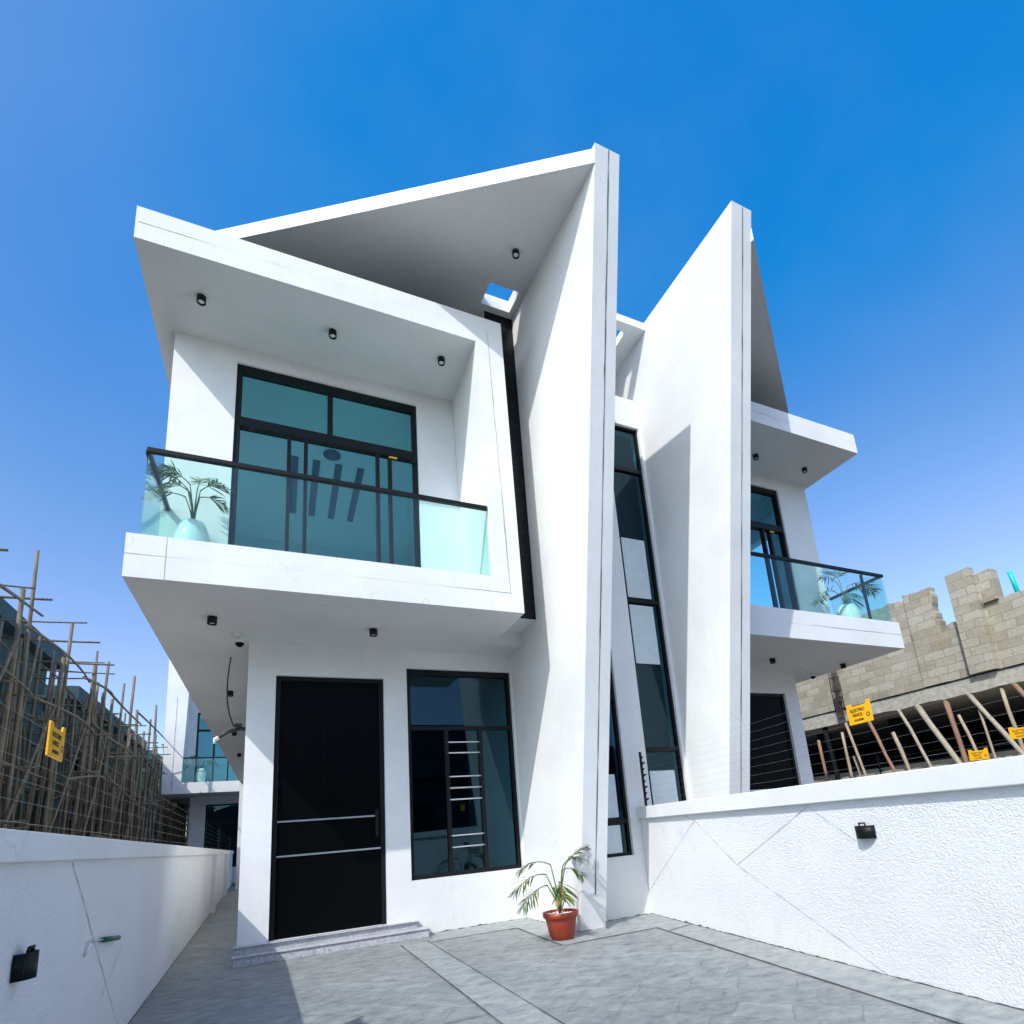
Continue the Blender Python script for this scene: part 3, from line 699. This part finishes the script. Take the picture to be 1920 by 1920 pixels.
dv = Vector((rwx(1)-rwx(2), -1, 0))
sign('large yellow electric fence warning sign above the middle of the divider wall', (rwx(2.375)+.012, 2.375, 1.595), dv, .19, .125, 0)
sign('small yellow warning sign resting just above the divider wall coping', (9.50, 4.95, 1.57), (0, -1, 0), .27, .15, -.02)
sign('yellow warning sign cut off by the right edge of the photo', (9.50, 4.33, 1.80), (0, -1, 0), .30, .16, .0)
sign('yellow warning sign on the wires above the left wall, before the scaffolding', (lwx(2.96)-.02, 2.96, 1.56), (-.033, 1, 0), .2, .13, 0)

# ================================================================== wall lamps, bracket
def wall_lamp(label, x, y, z, sgn, w, h):
    e = thing('wall_lamp', label, 'wall lamp', (x, y, z), 'black curved wall lamps')
    b = MB(); k = 14; vs = []
    for i in range(k+1):
        t = -1+2*i/k; yy = y+t*w/2; d = .046*(1-t*t)**.6+.010
        for zz in (z-h/2, z+h/2): vs.append((x-sgn*d, yy, zz))
    vs2 = [(vv[0]+sgn*.006, vv[1], vv[2]) for vv in vs]
    m_ = len(vs)
    b.add(vs, [(2*i, 2*i+1, 2*i+3, 2*i+2) for i in range(k)], 0, True); b.add(vs2, [(2*i, 2*i+1, 2*i+3, 2*i+2) for i in range(k)], 0, True)
    b.add([v_ for p in zip(vs, vs2) for v_ in p], [(4*i+2*j_, 4*i+2*j_+1, 4*i+2*j_+5, 4*i+2*j_+4) for i in range(k) for j_ in (0, 1)])
    b.build('shade', BLACK, e)
    b = MB(); b.box(min(x, x-sgn*.035), max(x, x-sgn*.035), y-.05, y+.05, z-h*.3, z+h*.3); b.build('backplate', BLACK, e, .003)
    b = MB(); b.tube([(x-sgn*.03, y-.02, z+h/2-.01), (x-sgn*.035, y-.02, z+h/2+.015), (x-sgn*.035, y+.02, z+h/2+.015), (x-sgn*.03, y+.02, z+h/2-.01)], .006, 6); b.build('loop', BLACK, e)
wall_lamp('black curved wall lamp on the shaded left driveway wall', lwx(2.745), 2.745, .735, -1, .115, .088)
wall_lamp('black curved wall lamp on the sunlit textured divider wall', rwx(2.50), 2.50, .855, 1, .135, .08)
e = thing('wall_bracket', 'thin metal wall bracket with a dark green sleeve on the left wall', 'bracket', (lwx(4.0), 4.0, .6))
b = MB(); b.tube([(lwx(3.67)+.004, 3.67, .63), (lwx(3.70)+.018, 3.70, .682), (lwx(3.75)+.022, 3.75, .69), (lwx(4.0)+.022, 4.0, .665)], .0055, 8); b.build('rod', STEEL, e)
b = MB(); b.tube([(lwx(3.97)+.022, 3.97, .668), (lwx(4.37)+.022, 4.37, .63)], .014, 10); b.build('sleeve', GREEN, e)

# ================================================================== plants
def frond(mb, base, az, el, L, droop, nl, ll, rng, width=.016):
    """a palm frond: curved rachis with paired narrow leaflets"""
    pts = []; p = Vector(base); d = Vector((math.cos(az)*math.cos(el), math.sin(az)*math.cos(el), math.sin(el))); k = 14
    for i in range(k+1):
        pts.append(p.copy()); d = (d+Vector((0, 0, -droop/k))).normalized(); p = p+d*L/k
    mb.tube(pts, [.005*(1-.8*i/k)+.001 for i in range(k+1)], 5, 0)
    for i in range(nl):
        t = .30+.70*(i+.5)/nl; f = t*k; i0 = min(int(f), k-1); b0 = pts[i0].lerp(pts[i0+1], f-i0); dd = (pts[i0+1]-pts[i0]).normalized()
        side = dd.cross(Vector((0, 0, 1))).normalized(); upv = side.cross(dd)
        for s in (-1, 1):
            l = ll*(math.sin(math.pi*min(1, t*.80+.12))**.6)*rng.uniform(.8, 1.15)
            dv_ = (side*s*rng.uniform(.55, 1.05)+dd*rng.uniform(.5, 1.1)+upv*rng.uniform(-.25, .4)).normalized()
            q = b0.copy(); vs = []; m_ = 5; wv = dv_.cross(upv).normalized()
            for j_ in range(m_+1):
                u_ = j_/m_; ww = width*(math.sin(math.pi*(u_*.86+.08))**.8)*(.5 if j_ in (0,) else 1)
                if j_ == m_: ww = .0015
                vs += [q-wv*ww/2, q+wv*ww/2]
                dv_ = (dv_+Vector((0, 0, -.06-.12*rng.random()))).normalized(); q = q+dv_*l/m_
            mb.add(vs, [(2*a, 2*a+1, 2*a+3, 2*a+2) for a in range(m_)], 1 if rng.random() < .8 else 2, True)
def palm(e, base, fr, seed, nl=15, ll=.2, canes=(), w=.014):
    rng = random.Random(seed)
    for (az, st_h, lean_, L, el, droop) in fr:
        tip = Vector(base)+Vector((math.cos(rad(az))*lean_, math.sin(rad(az))*lean_, st_h))
        mid = Vector(base).lerp(tip, .5)-Vector((math.cos(rad(az)), math.sin(rad(az)), 0))*lean_*.18
        f = MB(); f.tube([base, mid, tip], [.009, .007, .005], 6, 0)
        frond(f, tip, rad(az), rad(el), L, droop, nl, ll, rng, w)
        f.build('frond', [STEM, LEAF, LEAFY], e)
    for pts in canes:
        c = MB(); c.tube(pts, [.014-.002*i for i in range(len(pts))], 8); c.build('cane', STEMD, e)
def vase_plant(label, x, y, z, r, h, fr, seed, ll, L=1):
    e = thing('potted_palm', label, 'potted plant', (x, y, z), 'potted palms')
    pr = [(0, 0), (.55, 0), (.80, .08), (.97, .3), (1, .5), (.93, .72), (.74, .92), (.62, 1.0), (.56, 1.0), (.60, .93), (.5, .9)]
    b = MB(); b.lathe([(a*r, z+q_*h) for a, q_ in pr], x, y, 32); b.build('pot', VASE, e)
    b = MB(); b.lathe([(r*.6, z+h*.91), (0, z+h*.93)], x, y, 20); b.build('soil', SOIL, e)
    palm(e, (x, y, z+h*.9), fr, seed, 16, ll, (), .015)
vase_plant('palm in a round white pot on the left balcony, behind the green glass', -.835, 5.90, 3.73, .155, .49,
    [(188, .32, .08, .32, 20, 1.1), (165, .42, .07, .40, 58, 1.1), (352, .34, .04, .25, 18, 1.2), (80, .44, .04, .30, 72, 1.1), (225, .36, .06, .30, 22, 1.3), (330, .40, .05, .26, 40, 1.3), (200, .46, .05, .28, 48, 1.2)], 5, .165)
vase_plant('palm in a round white pot at the corner of the right balcony', 8.30, 5.70, 3.77, .185, .40,
    [(180, .22, .12, .62, 35, 1.9), (100, .42, .05, .42, 70, 1.5), (350, .36, .08, .55, 45, 1.7), (20, .30, .06, .45, 25, 1.7), (60, .45, .05, .40, 75, 1.4), (320, .3, .05, .45, 35, 1.7)], 9, .28)
# red pot on the driveway
e = thing('potted_palm', 'small palm in a red plastic pot at the foot of the fin wall', 'potted plant', (2.475, 5.27, 0), 'potted palms')
px, py = 2.475, 5.27
b = MB(); b.lathe([(0, .0), (.105, 0), (.108, .025), (.118, .03), (.145, .16), (.155, .20), (.172, .205), (.176, .25), (.166, .253), (.158, .215), (.150, .20)], px, py, 36); b.build('pot', RED, e)
b = MB(); b.lathe([(.155, .205), (.08, .212), (0, .215)], px, py, 24); b.build('soil', SOIL, e)
b = MB()
for k in range(34):
    a = R.uniform(0, 6.28); rr = .14*math.sqrt(R.random()); s = R.uniform(.014, .026)
    cx, cy, cz = px+rr*math.cos(a), py+rr*math.sin(a), .215+s*.4
    b.lathe([(0, cz-s*.6), (s*.8, cz-s*.2), (s, cz+s*.1), (s*.6, cz+s*.5), (0, cz+s*.62)], cx, cy, 7)
b.build('pebbles', PEB, e)
palm(e, (px, py, .21), [(186, .40, .13, .40, 14, 1.2), (196, .30, .14, .36, 2, 1.0), (168, .48, .06, .36, 36, 1.5), (330, .46, .08, .28, 55, .8), (310, .42, .05, .24, 30, 1.5), (255, .32, .06, .28, 10, 1.6), (15, .46, .08, .24, 45, 1.1)], 21, 15, .19,
     [[(px, py, .2), (px-.02, py, .32), (px-.05, py, .48)]], .013)
b = MB(); b.tube([(px+.01, py-.02, .50), (px+.03, py-.025, .42), (px+.05, py-.03, .33)], [.008, .026, .006], 8)
b.tube([(px-.03, py-.02, .40), (px-.04, py-.03, .32), (px-.035, py-.035, .26)], [.006, .016, .004], 7); b.build('dry_sheath', DRY, e)

# ================================================================== unfinished block building on the right
K = thing('block_building', 'unfinished building of raw sandcrete blocks with an open ground floor on the right', 'building', (14.6, 10, 0))
X = 14.6
prof = [(3.982, 3.665), (17.255, 3.665), (17.255, 7.487), (12.742, 7.487), (12.675, 6.027), (10.884, 6.027), (10.751, 6.133), (8.84, 6.107), (8.455, 6.027), (8.441, 6.2), (7.778, 6.107), (7.751, 5.297), (7.725, 4.912), (7.592, 4.912), (7.565, 5.045), (7.22, 5.032), (7.207, 5.231), (6.371, 5.231), (6.238, 5.257), (5.906, 5.218), (3.982, 5.496)]
pj = []
for i in range(len(prof)):                                        # ragged, broken block edges
    (ya, za), (yb, zb) = prof[i], prof[(i+1) % len(prof)]; L = math.hypot(yb-ya, zb-za); kk = 1 if za < 3.8 and zb < 3.8 else max(1, int(L/.11))
    for q_ in range(kk):
        t = q_/kk; jt = .0 if kk == 1 else .042; pj.append((ya+(yb-ya)*t+R.uniform(-jt, jt), za+(zb-za)*t+R.uniform(-jt, jt)))
b = MB(); b.prism(pj, 'x', X, X+.25); b.build('block_wall', BLOCK, K)
b = MB(); b.box(X-.22, X-.002, 6.716, 7.247, 3.671, 6.147); b.box(X-.08, X+.23, 6.371, 6.715, 5.231, 5.974); b.build('pier', BLOCK, K, .006)
b = MB(); b.box(X-.05, X+.23, 7.831, 8.415, 3.678, 6.08); b.build('pier', BLOCK, K, .006)
b = MB(); k = 44; vs = []
for i in range(k+1):
    y = 1.4+i*17.0/k; dz = R.uniform(-.03, .025); dx = R.uniform(-.02, .02)
    vs += [(X-.07+dx, y, 3.286+dz), (X-.07+dx*.5, y, 3.638+R.uniform(-.012, .012)), (X+.4, y, 3.638), (X+.4, y, 3.286)]
b.add(vs, [(4*i+a, 4*i+(a+1) % 4, 4*i+4+(a+1) % 4, 4*i+4+a) for i in range(k) for a in range(4)]); b.build('ring_beam', CONC, K)
b = MB(); b.box(X-.098, X, 1.4, 18, 3.642, 3.663); b.build('gap_shade_strip', VOID, K)  # solid black strip painted in as the shade line above the beam
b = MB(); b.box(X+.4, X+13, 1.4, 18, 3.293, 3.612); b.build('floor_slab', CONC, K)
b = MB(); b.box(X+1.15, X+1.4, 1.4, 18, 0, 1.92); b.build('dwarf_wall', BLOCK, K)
b = MB(); b.add([(X+6, 1.4, 0), (X+6, 18, 0), (X+6, 18, 3.293), (X+6, 1.4, 3.293)], [(0, 1, 2, 3)]); b.add([(X+1.41, 17.9, 0), (X+6, 17.9, 0), (X+6, 17.9, 3.293), (X+1.41, 17.9, 3.293)], [(0, 1, 2, 3)]); b.build('inner_wall', VOID, K)  # near-black walls paint in the darkness of the open floor
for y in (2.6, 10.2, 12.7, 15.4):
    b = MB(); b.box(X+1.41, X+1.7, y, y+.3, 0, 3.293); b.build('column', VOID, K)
rb = MB()
for dy in (0, .066, .13, .2):
    for dx in (0, .13): rb.tube([(X-.14-dx, 10.645+dy, 3.572), (X-.14-dx, 10.645+dy+R.uniform(-.02, .02), 4.302), (X-.14-dx, 10.645+dy+R.uniform(-.06, .06), 4.939)], .013, 6)
for z in (3.837, 4.169, 4.567): rb.box(X-.28, X-.12, 10.631, 10.857, z, z+.016)
rb.box(X-.26, X-.13, 10.698, 10.844, 3.373, 3.97)
tag(rb.build('rebar_column', REBAR), 'bundle of rusty rebar standing out of the block building beam', 'rebar')
b = MB(); b.tube([(X+.13, 6.052, 5.125), (X+.1, 6.066, 5.496), (X+.06, 6.079, 5.762)], .046, 12)
tag(b.build('pvc_pipe', TURQ), 'turquoise plastic pipe sticking up from the block wall top', 'pipe')
def beam_prop(label, y0, z0, y1, z1, x0, x1, r, mat):
    p = MB(); m_ = 6; pts = []; rs = []
    for i in range(m_+1):
        t = i/m_; pts.append((x0+(x1-x0)*t+R.uniform(-.016, .016), y0+(y1-y0)*t+R.uniform(-.02, .02), z0+(z1-z0)*t)); rs.append(r*R.uniform(.88, 1.1)*(1-.15*t))
    p.tube(pts, rs, 9); o = p.build('timber_prop', mat)
    tag(o, label, 'prop', 'timber props under the block building beam'); return o
PROPS = [  # y top, z top, y at ground, x top, x foot, radius, material, label
 (11.746, 2.908, 11.592, 14.494, 14.351, 0.046, PROP2, 'straight reddish prop nearest the white house corner'),
 (11.574, 3.267, 11.286, 14.666, 14.546, 0.073, VOID, 'thick dark prop second from the white house'),
 (10.950, 3.001, 10.843, 14.534, 14.474, 0.042, PROP1, 'bent pale prop beside the thick dark prop'),
 (10.751, 3.240, 10.091, 14.534, 14.414, 0.040, PROP1, 'slanted prop half hidden left of the large yellow sign'),
 (10.114, 3.240, 8.830, 14.534, 14.114, 0.048, PROP2, 'slanted split prop directly under the large yellow sign'),
 (9.357, 2.709, 8.827, 14.401, 14.283, 0.050, PROP1, 'short leaning prop right of the split prop'),
 (9.185, 3.280, 7.839, 14.573, 13.997, 0.042, PROP3, 'slender pale grey prop leaning under the beam'),
 (8.694, 3.280, 6.952, 14.573, 13.877, 0.073, PROP3, 'thickest pale prop leaning steeply under the beam'),
 (8.030, 3.280, 7.754, 14.600, 14.600, 0.060, PROP2, 'upright reddish prop behind the thickest pale prop'),
 (7.804, 2.842, 7.118, 14.600, 14.363, 0.035, PROP1, 'thin tilted prop right of the upright reddish one'),
 (7.327, 2.868, 7.042, 14.534, 14.474, 0.029, PROP1, 'thin nearly upright stick in the middle of the open bay'),
 (7.459, 3.280, 5.573, 14.573, 13.877, 0.053, PROP3, 'long pale prop ending at the small yellow sign'),
 (6.796, 3.280, 6.603, 14.600, 14.600, 0.042, PROP1, 'upright pale prop beside the long leaning one'),
 (6.530, 3.280, 4.884, 14.573, 13.997, 0.048, PROP2, 'reddish leaning prop above the right edge sign'),
 (6.185, 2.775, 5.878, 14.600, 14.541, 0.040, PROP1, 'upright stick just left of the right edge sign'),
 (6.132, 3.280, 4.546, 14.573, 13.877, 0.061, PROP3, 'pale leaning prop cut by the right photo edge'),
 (10.990, 2.311, 10.378, 14.865, 14.634, 0.035, PROP1, 'short leaning stick low beside the bent pale prop'),
]
for (y0, z0, y1, x0, x1, r, mt, lb) in PROPS: beam_prop(lb, y0, z0, y1, 0, x0, x1, r, mt)

# ================================================================== concrete shell and scaffolding on the left
def shell(label, y0, y1, zt, xw=-5.3, seed=1):
    e = thing('concrete_shell', label, 'building', (xw, (y0+y1)/2, 0), 'concrete shells beyond the left wall')
    rr = random.Random(seed); b = MB(); holes = []; y = y0+.8
    while y < y1-1.2:
        holes.append((y, min(y+rr.uniform(1.2, 1.9), y1-.4), .3, 2.35)); 
        holes.append((y+.2, min(y+rr.uniform(1.2, 1.7), y1-.4), 3.7, zt-1.15)); y += 2.7
    b.grid_wall(y0, y1, 0, zt-.35, xw, xw-.25, holes, 'x'); b.build('shell_wall', CEMENT, e)
    b = MB(); b.box(xw-9, xw-.25, y0, y0+.25, 0, zt-.35); b.box(xw-9, xw-.25, y1-.25, y1, 0, zt-.35); b.box(xw-9, xw-8.75, y0+.25, y1-.25, 0, zt-.35); b.build('end_wall', CEMENT, e)
    b = MB(); b.box(xw-9, xw+.30, y0-.2, y1+.2, zt-.35, zt); b.build('eave_band', CEMENTB, e)
    b = MB(); b.box(xw-8.7, xw+.06, y0+.26, y1-.26, 2.85, 3.15); b.build('floor_slab', CEMENTB, e)
    b = MB(); b.add([(xw-3, y0+.3, 0), (xw-3, y1-.3, 0), (xw-3, y1-.3, zt-.4), (xw-3, y0+.3, zt-.4)], [(0, 1, 2, 3)]); b.build('dark_backing', VOID, e)  # near-black sheet painted in as the darkness behind the openings
    y = y0+.35
    while y < y1:
        b = MB(); b.box(xw+.002, xw+.05, y, y+.28, 0, zt-.36); b.build('pilaster', CEMENTB, e); y += 2.7
shell('nearest grey concrete shell with a broad eave behind the bamboo scaffolding', 7.5, 17.4, 6.30, -5.3, 1)
shell('middle grey concrete shell behind the bamboo scaffolding', 18.6, 27.0, 5.75, -5.2, 2)
shell('farthest grey concrete shell at the end of the scaffolding row', 28.4, 40.0, 5.55, -5.1, 3)
def scaffold(label, ys, seed, tops=None, zmax=6.2, xr=(-4.75, -3.9)):
    rr = random.Random(seed); e = thing('bamboo_scaffold', label, 'scaffolding', (xr[1], ys[0], 0), 'bamboo scaffolds beyond the left wall')
    def pole(a, c, r, nm, bend=.03):
        p = MB(); m_ = 6; a = Vector(a); c = Vector(c); pts = []; rs = []
        off = Vector((rr.uniform(-1, 1), rr.uniform(-1, 1), rr.uniform(-.5, .5)))*bend
        for i in range(m_+1):
            t = i/m_; pts.append(a.lerp(c, t)+off*math.sin(math.pi*t)+Vector((rr.uniform(-.006, .006), rr.uniform(-.006, .006), 0))); rs.append(r*(1.12-.3*t)*rr.uniform(.93, 1.07))
        p.tube(pts, rs, 7); p.build(nm, BAMBOO, e)
    for i, y in enumerate(ys):
        for x in xr:
            ht = zmax*rr.uniform(.84, 1.08) if x == xr[0] or not tops else tops[i]
            pole((x+rr.uniform(-.06, .06), y+rr.uniform(-.15, .15), 0), (x+rr.uniform(-.08, .08), y+rr.uniform(-.25, .25), ht), rr.uniform(.030, .046), 'upright_pole', .05)
        for z in (1.75, 2.9, 3.9, 4.75, 5.55):
            if rr.random() < .6 and z < zmax-.1:
                zz = z+rr.uniform(-.15, .15); pole((xr[0]-.45, y+rr.uniform(-.1, .1), zz), (xr[1]+rr.uniform(.05, .45), y+rr.uniform(-.1, .1), zz+rr.uniform(-.05, .05)), rr.uniform(.015, .026), 'cross_pole')
    for i in range(min(74, len(ys)*6)):
        y = rr.uniform(ys[0]-.4, ys[-1]+.4); x = rr.uniform(xr[0]+.05, xr[1]-.05); zt_ = rr.uniform(2.6, zmax*.95)
        pole((x+rr.uniform(-.15, .15), y+rr.uniform(-.35, .35), 0), (x+rr.uniform(-.15, .15), y+rr.uniform(-.35, .35), zt_), rr.uniform(.018, .034), 'upright_pole', .09)
    for z in (1.7, 2.9, 4.1, 5.3):
        if z > zmax-.2: continue
        for x in xr:
            y = ys[0]-rr.uniform(.3, 1.0)
            while y < ys[-1]:
                y2 = min(y+rr.uniform(3.4, 5.2), ys[-1]+.6); pole((x+rr.uniform(-.05, .05), y, z+rr.uniform(-.3, .3)), (x+rr.uniform(-.05, .05), y2, z+rr.uniform(-.3, .3)), rr.uniform(.018, .028), 'long_pole', .14); y = y2-.5
    for i in range(0, len(ys)-2, 2):
        pole((xr[1]+.06, ys[i], rr.uniform(.6, 1.6)), (xr[1]+.06, ys[i+2], rr.uniform(3.6, 5.0)), rr.uniform(.022, .03), 'brace_pole', .06)
    return e
scaffold('near bamboo scaffold with the tallest upright pole, above the left wall', [9.0, 10.2, 11.3, 12.07, 13.2, 14.2, 15.2, 16.0, 16.75], 11, [5.7, 5.6, 5.55, 6.5, 5.0, 5.95, 5.5, 5.94, 5.9], 5.9)
scaffold('middle bamboo scaffold with crowded poles, left of the rear house', [17.6, 18.3, 19.12, 19.9, 20.45, 21.2, 21.94, 22.6, 23.17, 23.8, 24.5, 25.3], 12, [5.2, 5.8, 6.28, 5.2, 5.53, 5.0, 5.56, 5.2, 6.3, 5.0, 5.2, 5.3], 5.5)
scaffold('farthest bamboo scaffold of densely packed poles, seen under the rear house balcony', [26.2, 27.0, 27.8, 28.7, 29.6, 30.5, 31.5, 32.6, 33.8, 35.0], 13, None, 5.2, (-4.6, -3.75))
# ================================================================== rear house
Q = thing('rear_house', 'white balcony house at the far end of the side passage', 'house', (-2, 24.3, 0))
f = MB(); f.prism([(-3.84, 3.335), (1.5, 3.335), (1.5, 3.73), (-3.27, 3.73), (-3.18, 7.9), (1.5, 7.9), (1.5, 8.9), (-3.90, 8.9)], 'y', 24.25, 25.3)
f.add([(-3.55, 24.247, 3.5), (-3.53, 24.247, 3.5), (-3.53, 24.247, 6.9), (-3.55, 24.247, 6.9)], [(0, 1, 2, 3)], 1)
f.build('balcony_frame', [PAINT, GREYLN], Q)
w = MB(); w.grid_wall(-3.9, 1.5, 3.73, 8.85, 25.3, 25.5, [(-3.0, -.8, 3.74, 6.55)]); w.build('upper_wall', PAINT, Q)
w = MB(); w.grid_wall(-3.15, 1.5, 0, 3.335, 25.9, 26.1, [(-2.62, -.9, .6, 3.02)]); w.build('ground_floor_wall', PAINT, Q)
w = MB(); w.box(-3.9, 1.5, 25.3, 36, 3.335, 3.73); w.box(-3.9, 1.5, 25.5, 36, 8.4, 8.85); w.build('floor_slab', SOFF, Q)
w = MB(); w.box(-3.15, -2.95, 26.1, 36, 0, 3.335); w.box(-3.9, -3.7, 25.5, 36, 3.73, 8.4); w.build('side_wall', PAINT, Q)
def simple_window(u, y, zt, mull, g):
    x0, x1, z0, z1 = u; f = MB(); t = .06
    f.box(x0, x0+t, y, y+.07, z0, z1); f.box(x1-t, x1, y, y+.07, z0, z1); f.box(x0+t, x1-t, y, y+.07, z1-t, z1); f.box(x0+t, x1-t, y, y+.07, z0, z0+t); f.box(x0+t, x1-t, y, y+.07, zt-.04, zt+.04)
    for mx in mull: f.box(mx-.03, mx+.03, y+.002, y+.07, z0+t, zt-.04)
    fr = f.build('window', BLACK, Q)
    q_ = MB(); q_.add([(x0+t, y+.03, z0+t), (x1-t, y+.03, z0+t), (x1-t, y+.03, z1-t), (x0+t, y+.03, z1-t)], [(0, 1, 2, 3)]); q_.build('pane', g, fr)
    q_ = MB(); q_.box(x0-.1, x1+.1, y+1.2, y+1.3, z0, z1); q_.build('curtain', DARKROOM if zt < 3 else PALEROOM, Q)
simple_window((-3.0, -.8, 3.74, 6.55), 25.36, 5.85, [-2.4, -1.5], G_UP)
simple_window((-2.62, -.9, .6, 3.02), 25.96, 2.3, [-2.1, -1.5], G_WIN)
r_ = MB(); r_.box(-3.26, -1.80, 24.30, 24.34, 4.60, 4.65); r_.box(-1.84, -1.80, 24.30, 24.34, 3.732, 4.60); hr = r_.build('balcony_railing', BLACK, Q)
q_ = MB(); q_.box(-3.25, 1.4, 24.314, 24.326, 3.732, 4.60); q_.build('glass_panel', G_BAL, hr)
vase_plant('palm in a tall white pot on the rear house balcony', -2.72, 24.75, 3.73, .17, .55, [(200, .25, .1, .5, 30, 1.9), (150, .4, .05, .45, 60, 1.7), (350, .3, .1, .5, 40, 1.8), (40, .3, .05, .45, 45, 1.7)], 33, .3)

# ================================================================== street side behind the viewer

V = thing('street_house', 'plain grey house across the street, visible only as a dark reflection in the windows', 'house', (2, -10, 0))
b = MB(); b.box(-9, 14, -16, -9.6, 0, 3.4); b.build('wall', CEMENT, V)
b = MB(); b.prism([(-10, 3.4), (15, 3.4), (9.5, 5.6), (-4, 5.6)], 'y', -16.4, -9.2); b.build('roof', CEMENTB, V)
for x in (-6, -1, 4, 9):
    b = MB(); b.box(x, x+1.6, -9.599, -9.56, 1, 2.4); b.build('window', VOID, V)
